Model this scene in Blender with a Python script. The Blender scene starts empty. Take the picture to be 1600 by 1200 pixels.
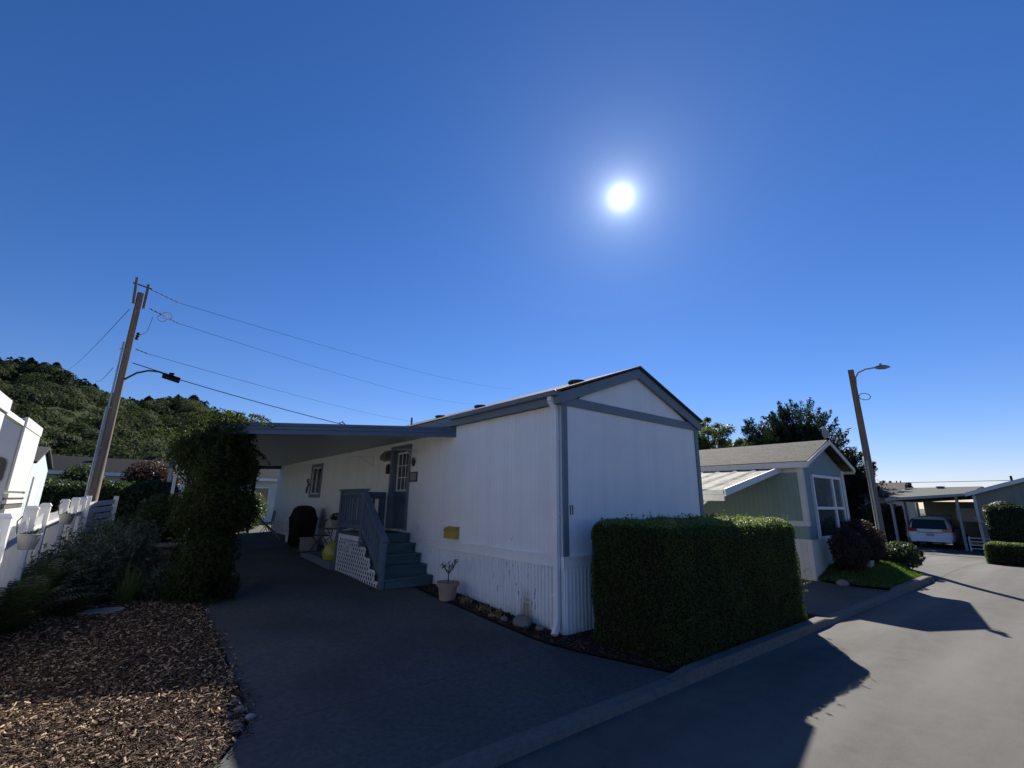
import bpy, math, random
import numpy as np
from mathutils import Vector, Matrix

S = bpy.context.scene
RNG = np.random.default_rng(7)
random.seed(7)

# ------------------------------------------------------------------ camera, sky, sun, exposure
CAM = np.array([-4.931, -4.924, 1.78])
YAW, PITCH, ROLL, FPX = 0.6768, 0.2496, 0.0140, 720.73
f_ = np.array([math.sin(YAW)*math.cos(PITCH), math.cos(YAW)*math.cos(PITCH), math.sin(PITCH)])
r0 = np.array([math.cos(YAW), -math.sin(YAW), 0.0]); u0 = np.cross(r0, f_)
r_ = r0*math.cos(ROLL)+u0*math.sin(ROLL); u_ = -r0*math.sin(ROLL)+u0*math.cos(ROLL)
cd = bpy.data.cameras.new('camera'); co = bpy.data.objects.new('camera', cd)
S.collection.objects.link(co); S.camera = co
co.matrix_world = Matrix(((r_[0], u_[0], -f_[0], CAM[0]), (r_[1], u_[1], -f_[1], CAM[1]),
                          (r_[2], u_[2], -f_[2], CAM[2]), (0, 0, 0, 1)))
cd.sensor_width = 36.0; cd.lens = FPX/1600*36.0; cd.clip_start = 0.05; cd.clip_end = 3000

SUN = Vector((0.655, 0.482, 0.582)).normalized()      # towards the sun
SUN_EL = math.asin(SUN.z); SUN_AZ = math.atan2(SUN.x, SUN.y)
W = bpy.data.worlds.new('World'); S.world = W; W.use_nodes = True
nt = W.node_tree; nt.nodes.clear()
wo = nt.nodes.new('ShaderNodeOutputWorld'); bg = nt.nodes.new('ShaderNodeBackground')
sky = nt.nodes.new('ShaderNodeTexSky'); sky.sky_type = 'NISHITA'; sky.sun_disc = False
sky.sun_elevation = SUN_EL; sky.sun_rotation = SUN_AZ
sky.air_density = 1.0; sky.dust_density = 0.0; sky.ozone_density = 4.5; sky.altitude = 50
bg.inputs['Strength'].default_value = 0.060
# the sun itself and the bright air round it: radial in direction, the same from any place
tc = nt.nodes.new('ShaderNodeTexCoord')
dt = nt.nodes.new('ShaderNodeVectorMath'); dt.operation = 'DOT_PRODUCT'; dt.inputs[1].default_value = SUN
nt.links.new(tc.outputs['Generated'], dt.inputs[0])
def wm(op, a, b=None):
    n = nt.nodes.new('ShaderNodeMath'); n.operation = op
    for i, v in enumerate((a, b)):
        if v is None: continue
        if isinstance(v, (int, float)): n.inputs[i].default_value = v
        else: nt.links.new(v, n.inputs[i])
    return n.outputs[0]
ang = wm('MULTIPLY', wm('ARCCOSINE', wm('MINIMUM', dt.outputs['Value'], 0.9999999)), 57.2958)
def expf(amp, w): return wm('MULTIPLY', wm('POWER', 2.71828, wm('MULTIPLY', ang, -1.0/w)), amp)
disc = wm('MULTIPLY', wm('LESS_THAN', ang, .8), 12.0)
glow = wm('ADD', wm('ADD', disc, expf(2.2, 0.7)), wm('ADD', expf(0.34, 2.4), expf(0.10, 10.0)))
em = nt.nodes.new('ShaderNodeBackground'); em.inputs['Color'].default_value = (0.82, 0.92, 1.0, 1)
nt.links.new(glow, em.inputs['Strength'])
ad = nt.nodes.new('ShaderNodeAddShader')
hs_ = nt.nodes.new('ShaderNodeHueSaturation'); hs_.inputs['Saturation'].default_value = 1.22; hs_.inputs['Value'].default_value = 1.0
nt.links.new(sky.outputs['Color'], hs_.inputs['Color']); 
ti = nt.nodes.new('ShaderNodeMixRGB'); ti.blend_type = 'MULTIPLY'; ti.inputs[0].default_value = 1.0; ti.inputs[2].default_value = (1.0, .88, 1.10, 1)
nt.links.new(hs_.outputs[0], ti.inputs[1]); nt.links.new(ti.outputs[0], bg.inputs['Color'])
nt.links.new(bg.outputs[0], ad.inputs[0]); nt.links.new(em.outputs[0], ad.inputs[1])
nt.links.new(ad.outputs[0], wo.inputs['Surface'])
sl = bpy.data.lights.new('sun', 'SUN'); sl.energy = 5.0; sl.angle = math.radians(0.5); sl.color = (1.0, 0.94, 0.84)
so = bpy.data.objects.new('sun', sl); S.collection.objects.link(so)
so.rotation_euler = SUN.to_track_quat('Z', 'Y').to_euler()
S.view_settings.view_transform = 'Standard'; S.view_settings.look = 'None'
S.view_settings.exposure = 0.74
S.cycles.caustics_reflective = False; S.cycles.caustics_refractive = False; S.view_settings.gamma = 1.0

# ------------------------------------------------------------------ mesh helpers
class MB:
    """collects faces and links them as one mesh object"""
    def __init__(s): s.v = []; s.nv = 0; s.f = []; s.q = []
    def verts(s, a):
        a = np.asarray(a, float).reshape(-1, 3); i = s.nv; s.v.append(a); s.nv += len(a); return i
    def face(s, pts): i = s.verts(pts); s.f.append(list(range(i, i+len(pts))))
    def box(s, x0, x1, y0, y1, z0, z1):
        return s.hexa([(x0,y0,z0),(x1,y0,z0),(x1,y1,z0),(x0,y1,z0),(x0,y0,z1),(x1,y0,z1),(x1,y1,z1),(x0,y1,z1)])
    def hexa(s, p):
        i = s.verts(p)
        s.f += [[i,i+3,i+2,i+1],[i+4,i+5,i+6,i+7],[i,i+1,i+5,i+4],[i+1,i+2,i+6,i+5],[i+2,i+3,i+7,i+6],[i+3,i,i+4,i+7]]
        return s
    def bar(s, a, b, w, h, up=(0,0,1)):
        """box from a to b, w across, h along up"""
        a = np.array(a, float); b = np.array(b, float); d = b-a; d /= np.linalg.norm(d)
        up = np.array(up, float); sd = np.cross(d, up); sd /= np.linalg.norm(sd); up = np.cross(sd, d)
        q = lambda c, i, j: c+sd*w/2*i+up*h/2*j
        return s.hexa([q(a,-1,-1),q(a,1,-1),q(b,1,-1),q(b,-1,-1),q(a,-1,1),q(a,1,1),q(b,1,1),q(b,-1,1)])
    def prism(s, poly, vec):
        poly = np.array(poly, float); n = len(poly); i = s.verts(poly); s.verts(poly+np.array(vec))
        s.f.append(list(range(i, i+n))); s.f.append(list(range(i+2*n-1, i+n-1, -1)))
        for k in range(n):
            m = (k+1) % n; s.f.append([i+k, i+n+k, i+n+m, i+m])
        return s
    def tube(s, path, r, n=8, cap=True):
        path = np.array(path, float); m = len(path); rr = np.broadcast_to(np.array(r, float), (m,)); i0 = s.nv
        ref = np.array([0, 0, 1.0]); d0 = path[-1]-path[0]
        if abs(d0[2]) > .9*np.linalg.norm(d0): ref = np.array([1.0, 0, 0])
        for k in range(m):
            d = path[min(k+1, m-1)]-path[max(k-1, 0)]; d /= np.linalg.norm(d)+1e-9
            a = np.cross(d, ref); a /= np.linalg.norm(a)+1e-9; b = np.cross(d, a)
            t = np.arange(n)*2*math.pi/n
            s.verts(path[k]+rr[k]*(np.outer(np.cos(t), a)+np.outer(np.sin(t), b)))
        for k in range(m-1):
            for j in range(n):
                s.f.append([i0+k*n+j, i0+k*n+(j+1) % n, i0+(k+1)*n+(j+1) % n, i0+(k+1)*n+j])
        if cap: s.f.append([i0+j for j in range(n)]); s.f.append([i0+(m-1)*n+j for j in range(n-1, -1, -1)])
        return s
    def lathe(s, prof, c=(0,0,0), n=20):
        return s.rings([[(c[0]+r*math.cos(2*math.pi*j/n), c[1]+r*math.sin(2*math.pi*j/n), c[2]+z) for j in range(n)] for r, z in prof])
    def rings(s, rg, cap=True):
        n = len(rg[0]); i0 = s.nv
        for q in rg: s.verts(q)
        for k in range(len(rg)-1):
            for j in range(n): s.f.append([i0+k*n+j, i0+k*n+(j+1) % n, i0+(k+1)*n+(j+1) % n, i0+(k+1)*n+j])
        if cap: s.f.append([i0+j for j in range(n-1, -1, -1)]); s.f.append([i0+(len(rg)-1)*n+j for j in range(n)])
        return s
    def grid(s, P):
        P = np.asarray(P, float); a, b = P.shape[:2]; i0 = s.verts(P.reshape(-1, 3))
        I = np.arange(a*b).reshape(a, b)+i0
        s.q.append(np.stack([I[:-1,:-1], I[1:,:-1], I[1:,1:], I[:-1,1:]], -1).reshape(-1, 4)); return s
    def leaves(s, P, N, size, aspect=.5, rng=RNG, droop=0.0):
        """a leaf-shaped folded quad at each P, lying roughly square to N"""
        P = np.asarray(P, float); n = len(P)
        if n == 0: return s
        N = np.asarray(N, float); N = N/(np.linalg.norm(N, axis=1, keepdims=True)+1e-9)
        T = rng.normal(size=(n, 3)); T[:, 2] -= droop; T -= N*(T*N).sum(1, keepdims=True); T /= np.linalg.norm(T, axis=1, keepdims=True)+1e-9
        B = np.cross(N, T); L = (size*(.65+.7*rng.random(n)))[:, None]
        v = np.stack([P-T*L*.5, P+B*L*aspect*.5-N*L*.08+T*L*.05, P+T*L*.5+N*L*.06, P-B*L*aspect*.5-N*L*.08+T*L*.05], 1)
        i0 = s.verts(v.reshape(-1, 3)); s.q.append(np.arange(4*n).reshape(n, 4)+i0); return s
    def build(s, name, mat, parent=None, smooth=False, bevel=0, local=False):
        V = np.concatenate(s.v) if s.v else np.zeros((0, 3))
        o_ = np.zeros(3)
        if parent is not None:
            if not local:
                p = parent
                while p is not None: o_ += np.array(p.location); p = p.parent
            loc = np.zeros(3)
        else:
            lo, hi = V.min(0), V.max(0); loc = np.array([(lo[0]+hi[0])/2, (lo[1]+hi[1])/2, lo[2]]); o_ = loc
        V = V-o_
        li = [np.array([i for f in s.f for i in f], dtype=np.int32)]; tot = [np.array([len(f) for f in s.f], dtype=np.int32)]
        for q in s.q: li.append(q.reshape(-1).astype(np.int32)); tot.append(np.full(len(q), 4, dtype=np.int32))
        li = np.concatenate(li); tot = np.concatenate(tot); st = np.concatenate([[0], np.cumsum(tot)[:-1]]).astype(np.int32)
        me = bpy.data.meshes.new(name); me.vertices.add(len(V)); me.vertices.foreach_set('co', V.astype(np.float32).ravel())
        me.loops.add(len(li)); me.loops.foreach_set('vertex_index', li); me.polygons.add(len(tot))
        me.polygons.foreach_set('loop_start', st)
        try: me.polygons.foreach_set('loop_total', tot)
        except Exception: pass
        me.update(calc_edges=True); me.validate()
        me.polygons.foreach_set('use_smooth', np.full(len(tot), bool(smooth)))
        me.materials.append(mat)
        o = bpy.data.objects.new(name, me); S.collection.objects.link(o); o.location = loc
        if parent is not None: o.parent = parent
        if bevel:
            b = o.modifiers.new('bevel', 'BEVEL'); b.width = bevel; b.segments = 2; b.limit_method = 'ANGLE'
        return o

def thing(name, label, cat, loc=(0, 0, 0), group=None):
    o = bpy.data.objects.new(name, None); S.collection.objects.link(o); o.location = loc; o.empty_display_size = .1
    o['label'] = label; o['category'] = cat
    if group: o['group'] = group
    return o
def tag(o, label, cat, group=None):
    o['label'] = label; o['category'] = cat
    if group: o['group'] = group
    return o
def setting(o): o['kind'] = 'structure'; return o
def stuff(o, label=None, cat=None):
    o['kind'] = 'stuff'
    if label: o['label'] = label; o['category'] = cat
    return o
def dup(root, loc, label=None):
    r = root.copy(); S.collection.objects.link(r); r.location = loc
    if label: r['label'] = label
    for ch in list(root.children):
        c = ch.copy(); S.collection.objects.link(c); c.parent = r
        for g in list(ch.children):
            d = g.copy(); S.collection.objects.link(d); d.parent = c
    return r
def ss(a, b, x): t = np.clip((np.asarray(x, float)-a)/(b-a), 0, 1); return t*t*(3-2*t)
def gz(x, y):
    """height of the ground: rises gently up the driveway, dips at the end of the road"""
    left = np.interp(y, [-.6, 0, 3.5, 10, 14, 30], [0, .012, .2, .38, .42, .42])
    return left*(1-ss(8.5, 13, x)) - .36*ss(14, 28, x) - .06*(1-ss(-1.92, -1.72, y))*(1-ss(11, 14, x))
def G(x, y): return float(gz(x, y))
def rot(v, a): c, s = math.cos(a), math.sin(a); return (v[0]*c-v[1]*s, v[0]*s+v[1]*c, v[2])
def vnoise(P, sc, seed=0):
    """cheap smooth noise from summed sines"""
    r = np.random.default_rng(seed); P = np.asarray(P, float)*sc; o = np.zeros(len(P))
    for k in range(6):
        d = r.normal(size=3); o += np.sin(P@d*(1+.35*k)+r.random()*6.28)/(1+.3*k)
    return o/3.2

# ------------------------------------------------------------------ materials
def mat(name, c, c2=None, scale=4.0, rough=.6, bump=0.0, bscale=60.0, island=0.0, metal=0.0, lo=.35, hi=.65, trans=None, spec=.5, detail=6.0, vec=None, extra=None):
    m = bpy.data.materials.new(name); m.use_nodes = True; t = m.node_tree; N = t.nodes; L = t.links
    b = N['Principled BSDF']; b.inputs['Roughness'].default_value = rough; b.inputs['Metallic'].default_value = metal
    b.inputs['Specular IOR Level'].default_value = spec
    co_ = N.new('ShaderNodeTexCoord'); vsrc = co_.outputs['Object']
    if vec:
        mp = N.new('ShaderNodeMapping'); mp.inputs['Scale'].default_value = vec; L.new(vsrc, mp.inputs[0]); vsrc = mp.outputs[0]
    col = N.new('ShaderNodeRGB'); col.outputs[0].default_value = (*c, 1); out = col.outputs[0]
    if c2 is not None:
        n = N.new('ShaderNodeTexNoise'); n.inputs['Scale'].default_value = scale; n.inputs['Detail'].default_value = detail
        n.inputs['Roughness'].default_value = .62; L.new(vsrc, n.inputs['Vector'])
        mr = N.new('ShaderNodeMapRange'); mr.inputs[1].default_value = lo; mr.inputs[2].default_value = hi; L.new(n.outputs[0], mr.inputs[0])
        mx = N.new('ShaderNodeMixRGB'); L.new(mr.outputs[0], mx.inputs[0]); L.new(out, mx.inputs[1]); mx.inputs[2].default_value = (*c2, 1); out = mx.outputs[0]
    if island:
        g = N.new('ShaderNodeNewGeometry'); hs = N.new('ShaderNodeHueSaturation')
        mr = N.new('ShaderNodeMapRange'); mr.inputs[3].default_value = 1-island; mr.inputs[4].default_value = 1+island
        L.new(g.outputs['Random Per Island'], mr.inputs[0]); L.new(mr.outputs[0], hs.inputs['Value'])
        mr2 = N.new('ShaderNodeMapRange'); mr2.inputs[3].default_value = .5+island*.02; mr2.inputs[4].default_value = .5-island*.02
        L.new(g.outputs['Random Per Island'], mr2.inputs[0]); L.new(mr2.outputs[0], hs.inputs['Hue'])
        L.new(out, hs.inputs['Color']); out = hs.outputs[0]
    if extra: out = extra(t, out, co_)
    L.new(out, b.inputs['Base Color'])
    if bump:
        n = N.new('ShaderNodeTexNoise'); n.inputs['Scale'].default_value = bscale; n.inputs['Detail'].default_value = 8; L.new(vsrc, n.inputs['Vector'])
        bp = N.new('ShaderNodeBump'); bp.inputs['Strength'].default_value = bump; bp.inputs['Distance'].default_value = .02
        L.new(n.outputs[0], bp.inputs['Height']); L.new(bp.outputs[0], b.inputs['Normal'])
    if trans:
        tr = N.new('ShaderNodeBsdfTranslucent'); tr.inputs[0].default_value = (*trans, 1)
        ms = N.new('ShaderNodeMixShader'); ms.inputs[0].default_value = .28
        L.new(b.outputs[0], ms.inputs[1]); L.new(tr.outputs[0], ms.inputs[2]); L.new(ms.outputs[0], N['Material Output'].inputs['Surface'])
    return m
def mathn(t, op, a, b=None, c=None):
    n = t.nodes.new('ShaderNodeMath'); n.operation = op
    for i, v in enumerate((a, b, c)):
        if v is None: continue
        if isinstance(v, (int, float)): n.inputs[i].default_value = v
        else: t.links.new(v, n.inputs[i])
    return n.outputs[0]
def mixc(t, fac, a, c):
    m = t.nodes.new('ShaderNodeMixRGB'); t.links.new(fac, m.inputs[0]); t.links.new(a, m.inputs[1])
    m.inputs[2].default_value = (*c, 1); return m.outputs[0]
def siding(name, c, c2, axis, pitch=.1, groove=.012, strength=.5, dirt=None, spec=.3):
    """painted panel siding with upright grooves every `pitch` metres"""
    m = mat(name, c, c2, scale=1.6, rough=.62, spec=spec); t = m.node_tree; L = t.links; b = t.nodes['Principled BSDF']
    g = t.nodes.new('ShaderNodeNewGeometry'); sp = t.nodes.new('ShaderNodeSeparateXYZ'); L.new(g.outputs['Position'], sp.inputs[0])
    fr = mathn(t, 'FRACT', mathn(t, 'DIVIDE', mathn(t, 'ADD', sp.outputs[axis], 50.0), pitch))
    dd = mathn(t, 'MULTIPLY', mathn(t, 'ABSOLUTE', mathn(t, 'SUBTRACT', fr, .5)), 2.0)
    gr = mathn(t, 'GREATER_THAN', dd, 1-2*groove/pitch)
    nz = t.nodes.new('ShaderNodeTexNoise'); nz.inputs['Scale'].default_value = 90; nz.inputs['Detail'].default_value = 4
    mp = t.nodes.new('ShaderNodeMapping'); mp.inputs['Scale'].default_value = (1, 1, .35); L.new(g.outputs['Position'], mp.inputs[0]); L.new(mp.outputs[0], nz.inputs['Vector'])
    h = mathn(t, 'SUBTRACT', mathn(t, 'MULTIPLY', nz.outputs[0], .35), gr)
    bp = t.nodes.new('ShaderNodeBump'); bp.inputs['Strength'].default_value = strength; bp.inputs['Distance'].default_value = .008
    L.new(h, bp.inputs['Height']); L.new(bp.outputs[0], b.inputs['Normal'])
    src = b.inputs['Base Color'].links[0].from_socket
    # the grooves take a darker tone of the paint
    src = mixc(t, mathn(t, 'MULTIPLY', gr, .22*strength/.3), src, tuple(k*.6 for k in c))
    mp2 = t.nodes.new('ShaderNodeMapping'); mp2.inputs['Scale'].default_value = (2.2, 2.2, .22); L.new(g.outputs['Position'], mp2.inputs[0])
    ns = t.nodes.new('ShaderNodeTexNoise'); ns.inputs['Scale'].default_value = 1.6; ns.inputs['Detail'].default_value = 7; L.new(mp2.outputs[0], ns.inputs['Vector'])
    ms_ = t.nodes.new('ShaderNodeMapRange'); ms_.inputs[1].default_value = .46; ms_.inputs[2].default_value = .74; L.new(ns.outputs[0], ms_.inputs[0])
    src = mixc(t, mathn(t, 'MULTIPLY', ms_.outputs[0], .2), src, tuple(k*.66 for k in c))
    se = mathn(t, 'LESS_THAN', mathn(t, 'FRACT', mathn(t, 'DIVIDE', mathn(t, 'ADD', sp.outputs[axis], 50.3), 1.22)), .006)
    src = mixc(t, mathn(t, 'MULTIPLY', se, .4), src, tuple(k*.45 for k in c))
    if dirt: src = dirt(t, src, sp)
    L.new(src, b.inputs['Base Color'])
    return m

M = {}
M['white_siding_side'] = siding('white_siding_side', (.85,.855,.86), (.80,.805,.82), 1, pitch=.1, groove=.006, strength=.28)
M['white_siding_end'] = siding('white_siding_end', (.85,.855,.86), (.80,.805,.82), 0, pitch=.1, groove=.004, strength=.16)
def rust(t, src, sp):
    # a rust run low down where water drips off the belt board
    a = mathn(t, 'SUBTRACT', 1.0, mathn(t, 'MULTIPLY', mathn(t, 'ABSOLUTE', mathn(t, 'SUBTRACT', sp.outputs[1], .78)), 6.0))
    z = mathn(t, 'SUBTRACT', 1.0, mathn(t, 'MULTIPLY', sp.outputs[2], 1.9))
    n = t.nodes.new('ShaderNodeTexNoise'); n.inputs['Scale'].default_value = 22
    f = mathn(t, 'MULTIPLY', mathn(t, 'MULTIPLY', mathn(t, 'MAXIMUM', a, 0.0), mathn(t, 'MAXIMUM', z, 0.0)), n.outputs[0])
    f = mathn(t, 'MINIMUM', mathn(t, 'MULTIPLY', f, 4.0), .75)
    src = mixc(t, f, src, (.34, .23, .12))
    z2 = mathn(t, 'MAXIMUM', mathn(t, 'SUBTRACT', .6, mathn(t, 'MULTIPLY', sp.outputs[2], 1.6)), 0.0)
    return mixc(t, mathn(t, 'MULTIPLY', z2, n.outputs[0]), src, (.33, .30, .26))
M['skirt_metal'] = siding('skirt_metal', (.82,.825,.84), (.75,.76,.775), 1, pitch=7.0, groove=.001, strength=.15, dirt=rust, spec=.4)
M['trim_blue'] = mat('trim_blue', (.165,.20,.24), (.14,.175,.215), scale=3, rough=.5, bump=.05, spec=.35)
M['carport_blue'] = mat('carport_blue', (.085,.125,.185), (.07,.105,.155), scale=3, rough=.45, bump=.03, spec=.4)
M['trim_dark'] = mat('trim_dark', (.05,.07,.10), (.04,.055,.08), rough=.5, bump=.05, spec=.35)
M['white_paint'] = mat('white_paint', (.72,.73,.75), (.65,.66,.68), scale=3, rough=.5, bump=.05, spec=.35)
M['white_board'] = mat('white_board', (.83,.835,.84), (.77,.775,.79), scale=3, rough=.5, bump=.05, spec=.35)
M['vinyl'] = mat('vinyl', (.80,.80,.80), (.74,.74,.74), scale=2, rough=.38)
M['shingle_dark'] = mat('shingle_dark', (.05,.05,.055), (.08,.08,.085), scale=30, rough=.9, bump=.5, bscale=80)
M['roof_vent'] = mat('roof_vent', (.10,.105,.11), (.07,.07,.075), rough=.6, metal=.3)
M['glass_dark'] = mat('glass_dark', (.008,.010,.012), rough=.05, spec=.45)
M['glass_pale'] = mat('glass_pale', (.10,.12,.125), (.05,.065,.07), scale=2, rough=.08, spec=.8)
M['glass_teal'] = mat('glass_teal', (.022,.035,.040), (.016,.026,.030), scale=2, rough=.05, spec=.6)
M['porch_blue'] = mat('porch_blue', (.105,.15,.205), (.075,.11,.155), scale=6, rough=.55, bump=.12, bscale=40, spec=.35)
M['tread_blue'] = mat('tread_blue', (.065,.118,.140), (.042,.08,.098), scale=5, rough=.6, bump=.2, bscale=50, vec=(.3, 2, 2), spec=.35)
M['lattice'] = mat('lattice', (.72,.73,.76), (.62,.63,.66), rough=.5)
M['soffit'] = mat('soffit', (.40,.41,.42), (.34,.35,.36), scale=1.2, rough=.45, spec=.4)
M['yellow_metal'] = mat('yellow_metal', (.46,.31,.07), (.36,.24,.05), scale=8, rough=.5)
M['black_cloth'] = mat('black_cloth', (.008,.008,.010), (.014,.014,.016), scale=9, rough=.85, bump=.3, bscale=14, spec=.2)
M['lamp_black'] = mat('lamp_black', (.006,.006,.007), rough=.7, spec=.1)
M['black_metal'] = mat('black_metal', (.02,.02,.022), (.03,.028,.026), rough=.5)
M['grey_metal'] = mat('grey_metal', (.30,.31,.32), (.22,.23,.24), rough=.4, metal=.6)
M['grey_metal_paint'] = mat('grey_metal_paint', (.34,.35,.36), (.28,.29,.30), rough=.5)
M['pail_metal'] = mat('pail_metal', (.36,.36,.33), (.26,.26,.24), rough=.55)
M['terracotta'] = mat('terracotta', (.34,.25,.19), (.26,.20,.16), scale=7, rough=.85, bump=.2)
M['soil'] = mat('soil', (.035,.024,.018), (.06,.042,.03), scale=30, rough=1, bump=.6)
M['stone'] = mat('stone', (.22,.20,.18), (.12,.11,.10), scale=6, rough=.9, bump=.6, bscale=20)
M['slab'] = mat('slab', (.30,.30,.30), (.22,.22,.22), scale=5, rough=.9, bump=.3)
M['ball_glaze'] = mat('ball_glaze', (.44,.45,.06), (.30,.34,.05), scale=6, rough=.35, bump=.25, bscale=14)
M['wood_old'] = mat('wood_old', (.17,.145,.12), (.10,.085,.07), scale=3, rough=.85, bump=.4, bscale=20, vec=(9, 9, .6))
M['wood_pole'] = mat('wood_pole', (.25,.19,.145), (.14,.105,.08), scale=3, rough=.85, bump=.4, bscale=20, vec=(12, 12, .5))
M['conduit'] = mat('conduit', (.40,.41,.42), (.32,.33,.34), rough=.4, metal=.3)
M['wire'] = mat('wire', (.03,.035,.045), rough=1, spec=.0)
M['porcelain'] = mat('porcelain', (.035,.03,.03), rough=.5, spec=.2)
M['sage'] = siding('sage', (.235,.32,.26), (.205,.285,.235), 1, pitch=.13, groove=.010)
M['sage_end_shaded'] = siding('sage_end_shaded', (.20,.275,.30), (.175,.245,.27), 0, pitch=.4, groove=.01)  # same sage paint, with the bluish shade put into the colour
M['cream'] = mat('cream', (.62,.60,.54), (.55,.53,.48), scale=3, rough=.55, bump=.05)
M['moss_metal'] = mat('moss_metal', (.23,.22,.195), (.045,.045,.032), scale=3.2, rough=.85, lo=.49, hi=.60, bump=.1)
M['rv_white'] = mat('rv_white', (.66,.65,.62), (.62,.61,.58), rough=.6, spec=.3)
M['rv_grey'] = mat('rv_grey', (.56,.58,.62), (.52,.54,.58), rough=.6, spec=.3)  # shaded tone of the white bodywork put into the colour; also the camper stripe
M['rv_trim'] = mat('rv_trim', (.13,.12,.12), rough=.5)
M['pale_blue_wall'] = mat('pale_blue_wall', (.52,.60,.62), (.47,.55,.57), rough=.7)
M['grey_green'] = siding('grey_green', (.24,.265,.22), (.21,.235,.20), 1, pitch=.3, groove=.012)
M['beige'] = siding('beige', (.34,.32,.28), (.30,.28,.25), 1, pitch=.3, groove=.012)
M['car_paint'] = mat('car_paint', (.84,.84,.85), (.80,.80,.81), rough=.22, spec=.6)
M['car_dark'] = mat('car_dark', (.015,.015,.016), rough=.5)
M['rubber'] = mat('rubber', (.02,.02,.02), (.03,.03,.03), rough=.85)
M['tail_red'] = mat('tail_red', (.30,.010,.012), rough=.15, spec=.7)
M['plate'] = mat('plate', (.42,.46,.50), (.20,.24,.30), scale=25, rough=.4)
def brickroof(name, c1, c2, c3):
    m = mat(name, c1, rough=.92, bump=0); t = m.node_tree; b = t.nodes['Principled BSDF']
    g = t.nodes.new('ShaderNodeNewGeometry'); sp = t.nodes.new('ShaderNodeSeparateXYZ'); t.links.new(g.outputs['Position'], sp.inputs[0])
    cb = t.nodes.new('ShaderNodeCombineXYZ'); t.links.new(sp.outputs[1], cb.inputs[0]); t.links.new(mathn(t, 'MULTIPLY', sp.outputs[2], 2.6), cb.inputs[1])
    br = t.nodes.new('ShaderNodeTexBrick'); t.links.new(cb.outputs[0], br.inputs['Vector'])
    br.inputs['Color1'].default_value = (*c1, 1); br.inputs['Color2'].default_value = (*c2, 1); br.inputs['Mortar'].default_value = (*c3, 1)
    br.inputs['Scale'].default_value = 1; br.inputs['Mortar Size'].default_value = .012; br.inputs['Brick Width'].default_value = .42; br.inputs['Row Height'].default_value = .17
    nz = t.nodes.new('ShaderNodeTexNoise'); nz.inputs['Scale'].default_value = 40; nz.inputs['Detail'].default_value = 4; t.links.new(g.outputs['Position'], nz.inputs['Vector'])
    mx = t.nodes.new('ShaderNodeMixRGB'); mx.blend_type = 'MULTIPLY'; mx.inputs[0].default_value = .5
    t.links.new(br.outputs['Color'], mx.inputs[1]); t.links.new(nz.outputs[0], mx.inputs[2]); t.links.new(mx.outputs[0], b.inputs['Base Color'])
    bp = t.nodes.new('ShaderNodeBump'); bp.inputs['Strength'].default_value = .7; bp.inputs['Distance'].default_value = .02
    t.links.new(mathn(t, 'SUBTRACT', nz.outputs[0], br.outputs['Fac']), bp.inputs['Height']); t.links.new(bp.outputs[0], b.inputs['Normal'])
    return m
M['shingle_brown'] = brickroof('shingle_brown', (.070,.064,.055), (.036,.034,.030), (.010,.010,.009))
M['shingle_slate'] = mat('shingle_slate', (.020,.023,.026), (.014,.016,.018), scale=6, rough=.95, bump=.3, bscale=30, spec=.1)
M['shingle_grey'] = mat('shingle_grey', (.040,.042,.044), (.030,.032,.033), scale=6, rough=.9, bump=.3, bscale=30)
# ground
def joints(t, src, co_):
    g = t.nodes.new('ShaderNodeNewGeometry'); sp = t.nodes.new('ShaderNodeSeparateXYZ'); t.links.new(g.outputs['Position'], sp.inputs[0])
    nz = t.nodes.new('ShaderNodeTexNoise'); nz.inputs['Scale'].default_value = 3.5; t.links.new(g.outputs['Position'], nz.inputs['Vector'])
    y = mathn(t, 'ADD', sp.outputs[1], mathn(t, 'MULTIPLY', nz.outputs[0], .05))
    fr = mathn(t, 'ABSOLUTE', mathn(t, 'SUBTRACT', mathn(t, 'FRACT', mathn(t, 'DIVIDE', mathn(t, 'ADD', y, .32+31.0), 3.1)), .0))
    ln = mathn(t, 'LESS_THAN', fr, .005)
    src = mixc(t, mathn(t, 'MULTIPLY', ln, .75), src, (.04,.04,.04))
    big = t.nodes.new('ShaderNodeTexNoise'); big.inputs['Scale'].default_value = .8; big.inputs['Detail'].default_value = 5; t.links.new(g.outputs['Position'], big.inputs['Vector'])
    mr = t.nodes.new('ShaderNodeMapRange'); mr.inputs[1].default_value = .45; mr.inputs[2].default_value = .7; t.links.new(big.outputs[0], mr.inputs[0])
    return mixc(t, mathn(t, 'MULTIPLY', mr.outputs[0], .65), src, (.045,.047,.047))
M['concrete'] = mat('concrete', (.098,.102,.100), (.060,.064,.065), scale=18, rough=.85, bump=.25, bscale=120, extra=joints, spec=.3)
M['kerb_concrete'] = mat('kerb_concrete', (.145,.14,.132), (.105,.10,.094), scale=14, rough=.9, bump=.3, bscale=70, spec=.3)
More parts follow.
